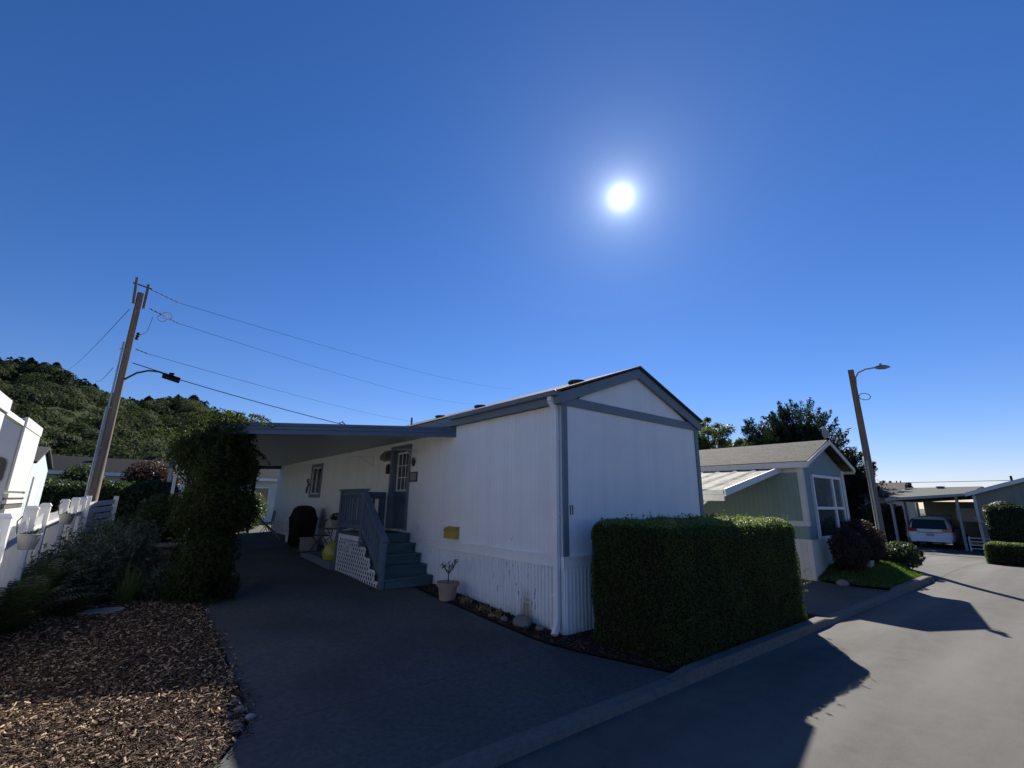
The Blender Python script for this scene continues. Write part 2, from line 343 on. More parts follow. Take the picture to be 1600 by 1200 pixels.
def wear(t, src, co_):
    g = t.nodes.new('ShaderNodeNewGeometry')
    mp = t.nodes.new('ShaderNodeMapping'); mp.inputs['Scale'].default_value = (.14, 1.1, 1); t.links.new(g.outputs['Position'], mp.inputs[0])
    n = t.nodes.new('ShaderNodeTexNoise'); n.inputs['Scale'].default_value = 1.0; n.inputs['Detail'].default_value = 5; t.links.new(mp.outputs[0], n.inputs['Vector'])
    mr = t.nodes.new('ShaderNodeMapRange'); mr.inputs[1].default_value = .42; mr.inputs[2].default_value = .68; t.links.new(n.outputs[0], mr.inputs[0])
    src = mixc(t, mathn(t, 'MULTIPLY', mr.outputs[0], .75), src, (.165,.155,.142))
    v = t.nodes.new('ShaderNodeTexVoronoi'); v.inputs['Scale'].default_value = 110; t.links.new(g.outputs['Position'], v.inputs['Vector'])
    return mixc(t, mathn(t, 'MULTIPLY', mathn(t, 'LESS_THAN', v.outputs['Distance'], .22), .5), src, (.22,.21,.20))
M['asphalt'] = mat('asphalt', (.105,.098,.090), (.080,.076,.070), scale=4, rough=.88, bump=.35, bscale=160, extra=wear, spec=.3)
M['mulch'] = mat('mulch', (.05,.033,.024), (.018,.012,.009), scale=35, rough=.95, bump=.8, bscale=60, spec=.2)
M['bark_chip'] = mat('bark_chip', (.098,.056,.030), (.036,.021,.012), scale=6, rough=.8, island=.9, spec=.35)
M['pale_chip'] = mat('pale_chip', (.42,.31,.19), (.24,.165,.10), scale=6, rough=.7, island=.55, spec=.4)
M['dirt'] = mat('dirt', (.085,.08,.05), (.05,.06,.03), scale=2, rough=1, bump=.4, bscale=20)
M['lawn_base'] = mat('lawn_base', (.045,.075,.02), (.03,.055,.015), scale=6, rough=1)
# plants
def leafm(name, c, tr, isl=.45, c2=None, rough=.5, spec=.3): return mat(name, c, c2 or tuple(k*.6 for k in c), scale=1.6, rough=rough, island=isl, trans=tr, spec=spec)
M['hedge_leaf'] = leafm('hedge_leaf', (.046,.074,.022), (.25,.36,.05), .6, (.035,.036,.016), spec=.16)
M['hedge_lit_leaf'] = leafm('hedge_lit_leaf', (.17,.22,.06), (.32,.42,.07), .4, spec=.3)  # yellow-green that puts sunlight into the colour of the top leaves
M['vine_leaf'] = leafm('vine_leaf', (.026,.045,.014), (.12,.17,.03), spec=.12)
M['lavender_leaf'] = leafm('lavender_leaf', (.098,.118,.095), (.08,.12,.06), .6, (.038,.052,.036))
M['fern_leaf'] = leafm('fern_leaf', (.05,.075,.028), (.10,.15,.03))
M['grass_leaf'] = leafm('grass_leaf', (.11,.15,.04), (.16,.24,.04))
M['lawn_leaf'] = leafm('lawn_leaf', (.06,.11,.02), (.16,.30,.03))
M['burgundy_leaf'] = leafm('burgundy_leaf', (.040,.027,.025), (.12,.05,.03), .5)
M['bush_leaf'] = leafm('bush_leaf', (.035,.06,.022), (.10,.15,.03))
M['cypress_leaf'] = leafm('cypress_leaf', (.016,.028,.017), (.03,.05,.02), .4)
M['tree_leaf'] = leafm('tree_leaf', (.08,.11,.035), (.20,.26,.05))
M['forest_leaf'] = mat('forest_leaf', (.096,.106,.050), (.026,.041,.028), scale=.09, rough=.85, island=.2, trans=(.07,.10,.03), spec=.08, lo=.40, hi=.62, detail=3)
M['pine_leaf'] = leafm('pine_leaf', (.022,.036,.024), (.02,.03,.015), .3, rough=1, spec=.02)
M['dry_leaf'] = leafm('dry_leaf', (.30,.22,.10), (.3,.2,.08), .4)
M['plant_core'] = mat('plant_core', (.012,.014,.008), (.02,.018,.010), rough=1, spec=.1)
M['bark'] = mat('bark', (.09,.07,.05), (.05,.04,.03), scale=6, rough=.95, bump=.6, bscale=30)
M['hill'] = mat('hill', (.045,.058,.022), (.028,.04,.018), scale=.06, rough=1, spec=.1)
M['lamp_glass'] = mat('lamp_glass', (.55,.55,.52), rough=.3)

# ------------------------------------------------------------------ the setting
def strip(name, ys, xl, xr, off, m, nx=24):
    """a sheet following the ground between two edges"""
    ys = np.asarray(ys, float); A = np.asarray(xl, float); B = np.asarray(xr, float); t = np.linspace(0, 1, nx)
    X = A[:, None]*(1-t)+B[:, None]*t; Y = np.broadcast_to(ys[:, None], X.shape)
    return setting(MB().grid(np.stack([X, Y, gz(X, Y)+off], -1)).build(name, m, smooth=True))
xs = np.concatenate([[-900, -400, -150, -60, -30], np.linspace(-20, 40, 61), [60, 120, 300, 900]])
ysg = np.concatenate([[-900, -300, -80, -30], np.linspace(-12, 32, 60), [60, 120, 240, 400, 900]])
X, Y = np.meshgrid(xs, ysg, indexing='ij')
setting(MB().grid(np.stack([X, Y, gz(X, Y)-.05], -1)).build('ground', M['dirt'], smooth=True))
yy = np.linspace(-16, -1.86, 20)
strip('road', yy, np.full(20, -40.), np.full(20, 34.), -.012, M['asphalt'], 120)
yy = np.linspace(-1.86, 26, 30)
strip('side_street', yy, np.interp(yy, [-1.86, -1.2, -.2, 26], [11.9, 12.9, 14.6, 15.8]), np.interp(yy, [-1.86, 26], [24.6, 24.6]), -.008, M['asphalt'], 30)
yy = np.linspace(-1.7, 18.5, 70)
xl = np.interp(yy, [-1.7, -.8, -.25, .5, 18.5], [-4.75, -4.15, -3.86, -3.8, -3.8])
xr = np.interp(yy, [-1.7, -.3, .2, 3.4, 3.5, 18.5], [-.02, -.40, -.46, -.5, -.02, -.02])
strip('driveway', yy, xl, xr, .0, M['concrete'], 30)
strip('planting_bed', np.linspace(-1.7, 3.5, 14), np.interp(np.linspace(-1.7, 3.5, 14), [-1.7, -.3, .2, 3.4, 3.5], [.0, -.38, -.44, -.48, -.5]), np.interp(np.linspace(-1.7, 3.5, 14), [-1.7, -.5, -.2], [4.35, 4.35, 4.0]), .012, M['mulch'], 12)
yy = np.linspace(-1.7, 16, 60)
strip('mulch_bed', yy, np.full(60, -12.), np.interp(yy, [-1.7, -.8, -.25, .5, 16], [-4.78, -4.18, -3.88, -3.82, -3.82]), .004, M['mulch'], 40)
strip('neighbour_driveway', np.linspace(-1.72, 14, 20), np.full(20, 4.05), np.full(20, 8.4), .002, M['concrete'], 14)
yc = np.linspace(-4.6, 3.2, 16)
strip('carport_pad', yc, np.full(16, 23.8), np.full(16, 36.), .006, M['concrete'], 12)
# kerb: nearly flush across the driveway, raised beside the hedge and lawn
kp = [(-40, .06), (-5.1, .06), (-4.6, .008), (-.2, .008), (.15, .05), (4.0, .05), (4.3, .01), (8.1, .01), (8.5, .07), (11.3, .08)]
kx = np.array([k[0] for k in kp]); kh = np.array([k[1] for k in kp])
kx2 = np.unique(np.concatenate([kx, np.arange(-12, 11.3, .4)])); kh2 = np.interp(kx2, kx, kh)
prof = lambda x, h: [(x, -1.865, -.13), (x, -1.86, -.06), (x, -1.855, -.045), (x, -1.842, h*.9-.006), (x, -1.825, h), (x, -1.70, h), (x, -1.69, h-.02), (x, -1.69, -.03)]
b = MB().rings([prof(x, h) for x, h in zip(kx2, kh2)])
setting(b.build('kerb', M['kerb_concrete']))
arc = [(11.3, -1.84), (11.75, -1.8), (12.2, -1.55), (12.6, -1.15), (13.2, -.7), (14.2, -.25), (15.6, .1), (15.8, 26)]
b = MB()
rg = []
for i, (x, y) in enumerate(arc):
    p, q = arc[max(i-1, 0)], arc[min(i+1, len(arc)-1)]; d = np.array([q[0]-p[0], q[1]-p[1]]); d /= np.linalg.norm(d); nx, ny = -d[1], d[0]
    z = G(x, y)
    rg.append([(x+nx*k, y+ny*k, z+h) for k, h in ((-.10, -.12), (-.02, .03), (0, .08), (.14, .08), (.15, -.03))])
setting(b.rings(rg).build('kerb_corner', M['kerb_concrete']))
yl = np.linspace(-1.70, 2.5, 20)
lx0 = np.interp(yl, [-1.7, -.9, -.2, 2.5], [8.45, 8.3, 8.5, 8.6])
lx1 = np.interp(yl, [-1.7, -1.5, -1.15, -.7, -.25, .1, 2.5], [11.5, 12.1, 12.5, 13.1, 14.0, 15.4, 15.5])
tt = np.linspace(0, 1, 24); LX = lx0[:, None]*(1-tt)+lx1[:, None]*tt; LY = np.broadcast_to(yl[:, None], LX.shape)
def lawn_z(x, y, t): return gz(x, y)+.04+.24*ss(0, .18, t)*ss(0, .16, 1-t)*ss(-1.72, -.9, y)
setting(MB().grid(np.stack([LX, LY, lawn_z(LX, LY, tt[None])], -1)).build('lawn', M['lawn_base'], smooth=True))
# lawn blades
n = 15000; gy = RNG.uniform(-1.68, .6, n); gt_ = RNG.random(n); gx = np.interp(gy, yl, lx0)+gt_*(np.interp(gy, yl, lx1)-np.interp(gy, yl, lx0))
b = MB(); Nn = RNG.normal(size=(n, 3)); Nn[:, 2] *= .35
b.leaves(np.stack([gx, gy, lawn_z(gx, gy, gt_)+.03], -1), Nn, .085, .22, droop=-3)
stuff(b.build('lawn_grass', M['lawn_leaf']), 'short green grass on the corner lawn beside the kerb', 'grass')
# bark chips: a lot of small loose pieces of wood
def chips(n, x0, x1, y0, y1, size, keep, seed):
    r = np.random.default_rng(seed); x = r.uniform(x0, x1, n); y = r.uniform(y0, y1, n); k = keep(x, y); x, y = x[k], y[k]; n = len(x)
    z = gz(x, y)+.012+r.random(n)**2*.03
    a = r.random(n)*6.28; tl = r.normal(0, .3, n); L = size*(.4+1.3*r.random(n)**2); Wd = L*(.25+.3*r.random(n)); Hh = np.minimum(Wd*.45, .007)
    d = np.stack([np.cos(a)*np.cos(tl), np.sin(a)*np.cos(tl), np.sin(tl)], -1)
    sd = np.stack([-np.sin(a), np.cos(a), r.normal(0, .35, n)], -1); sd /= np.linalg.norm(sd, axis=1, keepdims=True)
    up = np.cross(d, sd); P = np.stack([x, y, z], -1)
    V = []
    for i, j, k2, tp in ((-1,-1,0,.6),(1,-1,0,.8),(1,1,0,.5),(-1,1,0,1.),(-1,-1,1,.5),(1,-1,1,.6),(1,1,1,.4),(-1,1,1,.8)):
        V.append(P+d*(L*.5*i)[:, None]+sd*(Wd*.5*j*tp)[:, None]+up*(Hh*k2)[:, None])
    V = np.stack(V, 1); bb = MB(); i0 = bb.verts(V.reshape(-1, 3)); base = (np.arange(n)*8)[:, None, None]
    F = np.array([[4,5,6,7],[0,1,5,4],[1,2,6,5],[2,3,7,6],[3,0,4,7]])[None]
    bb.q.append((base+F).reshape(-1, 4)); return bb
edge = lambda x, y: x < np.interp(y, [-1.7, -.8, -.25, .5, 16], [-4.80, -4.2, -3.9, -3.84, -3.84])+.16*RNG.random(len(x))**5+.02*np.sin(y*9)
near = lambda x, y: edge(x, y) & (RNG.random(len(x)) < np.clip(1.5-.12*(y+2), .15, 1))
stuff(chips(105000, -8.2, -3.65, -1.7, 6.5, .026, near, 1).build('bark_mulch', M['bark_chip']), 'brown bark chip mulch covering the bed left of the driveway', 'mulch')
stuff(chips(34000, -8.2, -3.65, -1.7, 5.5, .029, near, 2).build('wood_chips', M['pale_chip']), 'pale splinters of wood scattered over the brown bark mulch', 'wood chips')
bede = lambda x, y: (x > np.interp(y, [-1.7, -.3, .2, 3.4], [.0, -.38, -.44, -.48])) & ((x < -.02) | (y < -.05))
stuff(chips(9000, -.5, 4.3, -1.6, 3.4, .045, bede, 3).build('bed_mulch', M['bark_chip']), 'dark bark mulch in the narrow bed along the white skirting', 'mulch')

# ------------------------------------------------------------------ the white mobile home
WX, WY = 3.84, 17.4; ZE, ZR, ZS = 3.227, 4.175, 1.013
home = thing('mobile_home', 'long white mobile home with slate blue trim and low gable roof', 'house', (1.92, 8.7, 0))
def wall_y(b, x0, x1, y0, y1, z0, z1, holes):
    """slab in the plane of x between y0..y1 with openings (y0,y1,z0,z1)"""
    cur = y0
    for (a, c, d, e) in sorted(holes):
        b.box(x0, x1, cur, a, z0, z1); b.box(x0, x1, a, c, z0, d)
        if e < z1: b.box(x0, x1, a, c, e, z1)
        cur = c
    b.box(x0, x1, cur, y1, z0, z1)
DY0, DY1, DZ0, DZ1 = 4.98, 5.84, 1.12, 2.96
WY0, WY1, WZ0, WZ1 = 11.36, 12.34, 1.93, 2.84
b = MB(); wall_y(b, 0, .1, .0, WY, ZS+.0, 3.24, [(DY0, DY1, DZ0, DZ1), (WY0, WY1, WZ0, WZ1)])
b.box(WX-.1, WX, 0, WY, ZS, 3.24); b.box(.1, WX-.1, WY-.1, WY, ZS, 3.24)
b.build('side_wall', M['white_siding_side'], home)
b = MB(); b.box(.002, WX-.002, -.006, .1, ZS, ZE+.02)
b.prism([(.1, -.006, ZE+.02), (WX-.1, -.006, ZE+.02), (WX/2, -.006, ZR-.05)], (0, .1, 0))
b.build('end_wall', M['white_siding_end'], home)
# trims
b = MB()
b.box(-.012, .092, -.032, -.006, ZS+.012, ZE); b.box(WX-.092, WX+.012, -.032, -.006, ZS+.012, ZE)
b.box(-.03, WX+.03, -.036, -.004, ZE, ZE+.14)
sl_ = (ZR-3.42)/(WX/2+.14)
def rake(bb, xa, za, xb, zb, w, y0, y1): bb.prism([(xa, y0, za), (xb, y0, zb), (xb, y0, zb-w), (xa, y0, za-w)], (0, y1-y0, 0))
rake(b, -.10, 3.40, WX/2, ZR-.02, .175, -.075, -.04); rake(b, WX/2, ZR-.02, WX+.07, 3.40, .175, -.075, -.04)
b.build('gable_trim', M['trim_blue'], home)
b = MB(); b.box(-.135, -.10, -.08, WY+.1, ZE+.0, 3.42); b.box(WX+.07, WX+.095, -.08, WY+.1, ZE, 3.42)
b.box(-.10, -.002, -.036, WY+.08, ZE+.02, ZE+.035); b.box(WX+.002, WX+.07, -.036, WY+.08, ZE+.02, ZE+.035)
b.build('fascia', M['trim_blue'], home)
b = MB()
for sg in (0, 1):
    xe = -.15 if sg == 0 else WX+.11
    z0 = 3.405
    b.prism([(xe, -.12, z0), (xe, -.12, z0+.03), (WX/2, -.12, ZR+.03), (WX/2, -.12, ZR)], (0, WY+.24, 0))
roof = b.build('roof', M['shingle_dark'], home)
for (vx, vy, kind) in ((.95, .55, 0), (.95, 3.5, 0), (.95, 5.25, 0), (.8, 6.6, 1), (1.0, 9.5, 0)):
    zz = 3.43+(vx+.17)*sl_
    if kind == 0:
        v = MB().lathe([(.10, -.12), (.10, -.01), (.155, -.01), (.165, .01), (.15, .03), (.08, .04), (.01, .043)], (vx, vy, zz), 18).build('roof_vent', M['roof_vent'], roof, smooth=False)
    else:
        v = MB().tube([(vx, vy, zz-.05), (vx, vy, zz+.2)], .025, 10).build('vent_pipe', M['roof_vent'], roof)
# belt board and skirting
b = MB(); b.box(-.022, .0, -.03, WY, ZS-.115, ZS); b.box(-.034, -.0, -.04, WY, ZS, ZS+.022); b.box(-.03, .0, -.036, WY, ZS-.135, ZS-.115)
b.box(0, WX+.03, -.03, -.006, ZS-.115, ZS); b.box(0, WX+.034, -.04, -.006, ZS, ZS+.022); b.box(0, WX+.03, -.036, -.006, ZS-.135, ZS-.115)
b.build('belt_board', M['white_board'], home)
def ribbed(bb, p0, p1, z0f, z1, nrm, pitch=.075, dep=.02):
    p0 = np.array(p0, float); p1 = np.array(p1, float); L = np.linalg.norm(p1-p0); d = (p1-p0)/L; nrm = np.array(nrm, float); k = 0; pts = []
    t = 0
    while t < L:
        for a, h in ((0, 0), (.42, 0), (.5, 1), (.92, 1)):
            if t+a*pitch < L: pts.append((t+a*pitch, h))
        t += pitch
    pts.append((L, 0))
    P = np.array([[p0+d*a+nrm*dep*h for a, h in pts]]*2)
    R = np.zeros((2, len(pts), 3)); R[:, :, :2] = P
    for i in range(len(pts)): R[0, i, 2] = z0f(P[0, i, 0], P[0, i, 1]); R[1, i, 2] = z1
    bb.grid(R)
b = MB(); ribbed(b, (0.004, WY), (0.004, -.02), lambda x, y: G(-.3, y)-.05, ZS-.12, (-1, 0)); ribbed(b, (0, -.012), (WX, -.012), lambda x, y: -.04, ZS-.12, (0, -1))
b.box(.03, .06, .0, WY, -.04, ZS-.12); b.box(WX-.06, WX-.0, .02, WY, -.04, ZS-.12)
b.build('skirting', M['skirt_metal'], home)
# peeled paint on the skirting: thin dark flakes
b = MB(); rr = random.Random(4)
for (y, z, l, tl) in ((1.28, .80, .09, .02), (1.22, .62, .22, .03), (1.30, .55, .12, -.02), (1.08, .84, .10, .05), (.98, .47, .17, -.09), (.62, .42, .24, .10), (.58, .30, .1, .0), (.86, .60, .42, .0), (1.5, .42, .12, .02), (1.62, .6, .08, .0), (.92, .28, .14, .03), (.75, .70, .05, .02), (1.15, 1.2, .06, .04)):
    m_ = 5; b = MB()
    for k in range(m_):
        a = k/m_; w = .010*rr.uniform(.3, 1.2)*(1 if l < .4 else .3); zz = z+l*(.5-a); yv = y+tl*(a-.5)+rr.uniform(-.006, .006)
        b.hexa([(-.0145, yv-w, zz-l/m_), (-.0145, yv+w, zz-l/m_), (-.0125, yv+w, zz-l/m_), (-.0125, yv-w, zz-l/m_), (-.0145, yv-w*.6, zz-.004), (-.0145, yv+w, zz-.004), (-.0125, yv+w, zz-.004), (-.0125, yv-w*.6, zz-.004)])
    b.build('paint_flake', M['trim_dark'], home)
# house number 11
b = MB()
for k in (0, 1):
    x = .148+.046*k; b.box(x, x+.009, -.018, -.006, 1.605, 1.74); b.prism([(x, -.018, 1.74), (x+.001, -.018, 1.725), (x-.009, -.018, 1.715), (x-.009, -.018, 1.722)], (0, .012, 0))
b.build('house_number', M['black_metal'], home)
# downspout
b = MB()
pth = [(-.165, .07, 3.36), (-.165, .07, 3.28), (-.068, .07, 3.14), (-.068, .07, .26), (-.085, .06, .16), (-.17, .02, .05)]
for a_, c_ in zip(pth[:-1], pth[1:]): b.bar(a_, c_, .085, .055, (1, .02, .1))
for z_ in (.5, 1.6, 2.7): b.box(-.09, -.001, .045, .155, z_, z_+.03)
b.build('downspout', M['white_board'], home)
b = MB(); b.box(-.225, -.137, -.08, 2.96, 3.34, 3.42); b.build('gutter', M['trim_blue'], home, bevel=.012)
# door
b = MB(); b.box(-.028, 0, DY0-.10, DY0, DZ0, DZ1+.09); b.box(-.028, 0, DY1, DY1+.10, DZ0, DZ1+.09); b.box(-.028, 0, DY0, DY1, DZ1, DZ1+.09)
b.box(0, .12, DY1-.02, DY1-.001, DZ0, DZ1); b.box(0, .12, DY0+.001, DY0+.02, DZ0, DZ1); b.box(0, .12, DY0+.02, DY1-.02, DZ1-.02, DZ1-.001)
b.build('door_frame', M['trim_blue'], home)
b = MB(); b.box(.10, .145, DY0+.02, DY1-.02, DZ0+.01, DZ1-.02)
for z0, z1 in ((1.22, 1.9),):
    b.box(.092, .10, DY0+.14, DY0+.40, z0, z1); b.box(.092, .10, DY1-.40, DY1-.14, z0, z1)
door = b.build('door', M['porch_blue'], home, bevel=.004)
gy0, gy1, gz0, gz1 = DY0+.14, DY1-.14, 2.02, 2.86
MB().box(.094, .0995, gy0, gy1, gz0, gz1).build('pane', M['glass_pale'], door)
b = MB()
for (a, c, d, e) in ((gy0-.04, gy0, gz0-.04, gz1+.04), (gy1, gy1+.04, gz0-.04, gz1+.04), (gy0, gy1, gz0-.04, gz0), (gy0, gy1, gz1, gz1+.04)): b.box(.076, .0995, a, c, d, e)
for k in (1, 2): y = gy0+(gy1-gy0)*k/3; b.box(.084, .094, y-.009, y+.009, gz0, gz1)
for k in (1, 2): z = gz0+(gz1-gz0)*k/3; b.box(.083, .0935, gy0, gy1, z-.009, z+.009)
b.build('window_frame', M['white_paint'], door)
MB().lathe([(.008, 0), (.012, .03), (.028, .045), (.030, .06), (.015, .075)], (0, 0, 0), 12)
b = MB(); b.tube([(.10, DY1-.09, 1.98), (.05, DY1-.09, 1.98), (.045, DY1-.09, 1.98)], [.012, .028, .02], 10); b.build('handle', M['grey_metal'], door)
# window
b = MB(); t_ = .11
for (a, c, d, e) in ((WY0-t_, WY0, WZ0-t_, WZ1+t_), (WY1, WY1+t_, WZ0-t_, WZ1+t_), (WY0, WY1, WZ0-t_, WZ0), (WY0, WY1, WZ1, WZ1+t_)): b.box(-.028, 0, a, c, d, e)
win = b.build('window', M['trim_blue'], home)
b = MB()
for (a, c, d, e) in ((WY0, WY0+.045, WZ0, WZ1), (WY1-.045, WY1, WZ0, WZ1), (WY0+.045, WY1-.045, WZ0, WZ0+.045), (WY0+.045, WY1-.045, WZ1-.045, WZ1), ((WY0+WY1)/2-.025, (WY0+WY1)/2+.025, WZ0+.045, WZ1-.045)): b.box(-.01, .05, a, c, d, e)
b.build('frame', M['white_paint'], win)
MB().box(.03, .04, WY0+.045, WY1-.045, WZ0+.045, WZ1-.045).build('pane', M['glass_dark'], win)
# electric outlet cover, wall lamp
b = MB(); b.box(-.03, 0, 4.27, 4.35, 1.18, 1.30); b.build('outlet_cover', M['white_paint'], home, bevel=.006)
b = MB(); b.prism([(-.02, 6.02, 2.75), (-.13, 6.02, 2.75), (-.13, 6.02, 2.86), (-.04, 6.02, 2.95), (-.02, 6.02, 2.95)], (0, .34, 0)); b.box(-.02, 0, 5.99, 6.39, 2.72, 2.98)
b.build('porch_lamp', M['grey_metal'], home)

# things hung on the wall
b = MB(); b.prism([(-.005, 2.73, 1.09), (-.005, 2.73, 1.28), (-.07, 2.73, 1.265), (-.12, 2.73, 1.22), (-.12, 2.73, 1.09)], (0, .36, 0))
mb = thing('mailbox', 'yellow metal mailbox on the white wall above the belt board', 'mailbox', (-.07, 2.95, 1.09))
b.build('box', M['yellow_metal'], mb, bevel=.006)
b = MB(); b.prism([(-.003, 2.715, 1.293), (-.075, 2.715, 1.276), (-.130, 2.715, 1.222), (-.136, 2.715, 1.228), (-.08, 2.715, 1.288), (-.003, 2.715, 1.305)], (0, .39, 0)); b.build('lid', mat('mail_lid', (.40,.25,.04), (.3,.19,.03), rough=.5), mb)
pq = thing('plaque', 'small framed grey plaque on the wall right of the door', 'plaque', (-.02, 4.72, 2.18))
b = MB(); y0, y1, z0, z1 = 4.52, 4.89, 2.18, 2.40
for (a, c, d, e) in ((y0, y0+.03, z0, z1), (y1-.03, y1, z0, z1), (y0+.03, y1-.03, z0, z0+.03), (y0+.03, y1-.03, z1-.03, z1)): b.box(-.025, 0, a, c, d, e)
b.build('frame', M['trim_dark'], pq); MB().box(-.014, 0, y0+.03, y1-.03, z0+.03, z1-.03).build('panel', M['slab'], pq)
b = MB(); b.rings([[(-.004-h, 4.74+r*math.cos(a), 2.63+r*1.2*math.sin(a)) for a in np.linspace(0, 6.28, 21)[:-1]] for r, h in ((.085, -.004), (.088, .012), (.07, .02), (.055, .014), (.02, .03), (.003, .032))])
tag(b.build('wall_ornament', M['black_metal']), 'dark round ornament hung on the wall above the plaque', 'ornament')
b = MB(); b.box(-.05, 0, 5.99, 6.13, 2.40, 2.62); b.box(-.058, -.05, 6.01, 6.11, 2.44, 2.58); b.box(-.03, 0, 6.03, 6.09, 2.62, 2.65)
tag(b.build('lock_box', M['black_metal'], bevel=.004), 'small black box on the wall left of the door frame', 'box')
for (y, ln, lab) in ((7.05, .6, 'thin white plant hanger bracket between window and wall lamp'), (4.62, .42, 'thin white plant hanger bracket on wall right of door top')):
    b = MB(); x = -.01; b.bar((x, y, 2.62), (x, y, 2.90), .02, .012, (1, 0, 0)); b.tube([(x, y, 2.86), (x-.2, y+.02, 2.88), (x-ln, y+.05, 2.86), (x-ln-.03, y+.05, 2.89)], .007, 6); b.tube([(x, y, 2.66), (x-ln*.6, y+.03, 2.86)], .006, 6)
    tag(b.build('hanger_bracket', M['white_paint']), lab, 'bracket', 'plant hanger brackets on the wall')
b = MB(); zb = 1.95
b.tube([(-.03, 12.58, 2.45), (-.06, 12.6, 2.2), (-.05, 12.58, zb+.1)], .012, 6)
for k in range(9): b.lathe([(.002, -.035), (.03, -.02), (.035, .0), (.025, .025), (.002, .035)], (-.06-.03*math.sin(k), 12.58+.05*math.cos(k*2), 2.0+k*.055), 8)
tag(b.build('wall_hanging', M['black_metal']), 'dark metal hanging on the wall left of the window', 'ornament')

# ------------------------------------------------------------------ carport roof
cp = thing('carport_roof', 'lean-to carport roof with ribbed slate blue fascia beside the white home', 'carport', (-2, 10, 0))
CY0, CY1, CX = 2.98, 17.0, -3.9
zt = lambda x: 3.22+(x/CX)*(3.02-3.22)
fy = lambda x: CY0+x/CX*1.12        # the front edge runs back at a slant
b = MB(); p_ = [(-.02, fy(0)+.05), (CX+.05, fy(CX)+.05), (CX+.05, CY1-.05), (-.02, CY1-.05)]
b.hexa([(x, y, zt(x)-.09) for x, y in p_]+[(x, y, zt(x)-.045) for x, y in p_])
b.build('roof_panel', M['soffit'], cp)
for y0 in np.arange(4.4, CY1-.3, .6):
    pass
b = MB()
for k, (o, h0, h1) in enumerate(((.0, 0, .05), (.018, .05, .065), (.0, .065, .115), (.018, .115, .13), (.0, .13, .20))):
    q_ = [(.0, fy(0)+o), (CX-.02+o, fy(CX)+o), (CX-.02+o, fy(CX)+.05), (.0, fy(0)+.05)]
    b.hexa([(x, y, zt(x)-h1) for x, y in q_]+[(x, y, zt(x)-h0) for x, y in q_])
    b.box(CX-.03+o, CX+.02, fy(CX)+.05, CY1-.05, zt(CX)-h1, zt(CX)-h0)
b.build('fascia', M['carport_blue'], cp)
b = MB(); b.prism([(.0, CY1-.05, zt(0)), (CX, CY1-.05, zt(CX)), (CX, CY1-.05, zt(CX)-.22), (.0, CY1-.05, zt(0)-.22)], (0, .06, 0)); b.build('end_beam', M['trim_dark'], cp)
for (x, y) in ((-3.8, 4.4), (-3.85, 7.2), (-3.85, 10.3), (-3.85, 13.7), (-3.85, 16.8)):
    MB().box(x-.045, x+.045, y-.045, y+.045, G(x, y)-.02, zt(x)-.09).build('post', M['white_paint'], cp, bevel=.006)
MB().box(-1.02, -.93, 16.75, 16.84, G(-1, 16)-.02, zt(-1)-.09).build('post', M['trim_dark'], cp, bevel=.006)

# ------------------------------------------------------------------ porch steps
ps = thing('porch_steps', 'slate blue wooden porch steps with railing and white lattice side', 'steps', (-.55, 4.8, .2))
X0, X1 = -1.05, -.045; LZ = 1.09; LY0, LY1 = 4.62, 6.03; g0 = .19; rise = (LZ-g0)/5; run = .267
for k in range(4):
    z = g0+rise*(k+1); y = 3.55+run*k
    b = MB(); b.box(X0-.02, X1, y-.03, y+run+.01, z-.038, z); b.build('tread', M['tread_blue'], ps, bevel=.006)
for k in range(5):
    z = g0+rise*k; y = 3.55+run*k
    b = MB(); b.box(X0+.02, X1-.02, y, y+.02, z-(.04 if k == 0 else .0), z+rise-.04); b.build('riser', M['tread_blue'], ps)
b = MB()
for k in range(10): y = LY0-.03+k*.142; b.box(X0-.03, X1, y, y+.138, LZ-.038, LZ)
b.build('landing', M['tread_blue'], ps, bevel=.004)
MB().box(X0+.0, X1-.02, LY0+.02, LY1-.02, LZ-.2, LZ-.04).build('joist', M['trim_dark'], ps)
# the stringer behind the lattice
b = MB()
def stair_line(y): return g0+rise*(np.floor((y-3.55)/run)+1) if y < LY0 else LZ
for k in range(5): y = 3.55+run*k; b.box(X1-.03, X1-.001, y, y+run, g0-.04, g0+rise*(k+1)-.04)
b.build('stringer', M['tread_blue'], ps)
PX_ = X0-.045
posts = [(PX_, 3.58, g0-.02, 1.06), (PX_, 4.67, LZ-.24, 1.96), (PX_, LY1-.03, g0+.02, 1.96), (X1-.06, LY1-.03, LZ, 1.96)]
for (x, y, z0, z1) in posts:
    MB().box(x-.045, x+.045, y-.045, y+.045, z0, z1).build('post', M['porch_blue'], ps, bevel=.006)
b = MB(); b.box(PX_-.07, PX_+.07, 4.60, LY1+.04, 1.96, 2.0); b.build('top_rail', M['porch_blue'], ps, bevel=.006)
b = MB(); b.box(PX_-.02, PX_+.02, 4.72, LY1-.08, LZ+.09, LZ+.17); b.box(PX_-.02, PX_+.02, 4.72, LY1-.08, 1.87, 1.955); b.build('bottom_rail', M['porch_blue'], ps)
for k in range(8):
    y = 4.84+k*(LY1-.16-4.84)/7; MB().box(PX_-.019, PX_+.019, y-.019, y+.019, LZ+.17, 1.87).build('baluster', M['porch_blue'], ps)
b = MB(); b.bar((PX_, 4.66, 1.90), (PX_, 3.50, 1.02), .13, .04); b.build('hand_rail', M['porch_blue'], ps, bevel=.006)
b = MB(); b.bar((PX_, 4.625, 1.19), (PX_, 3.625, .43), .04, .09); b.build('hand_rail', M['porch_blue'], ps)
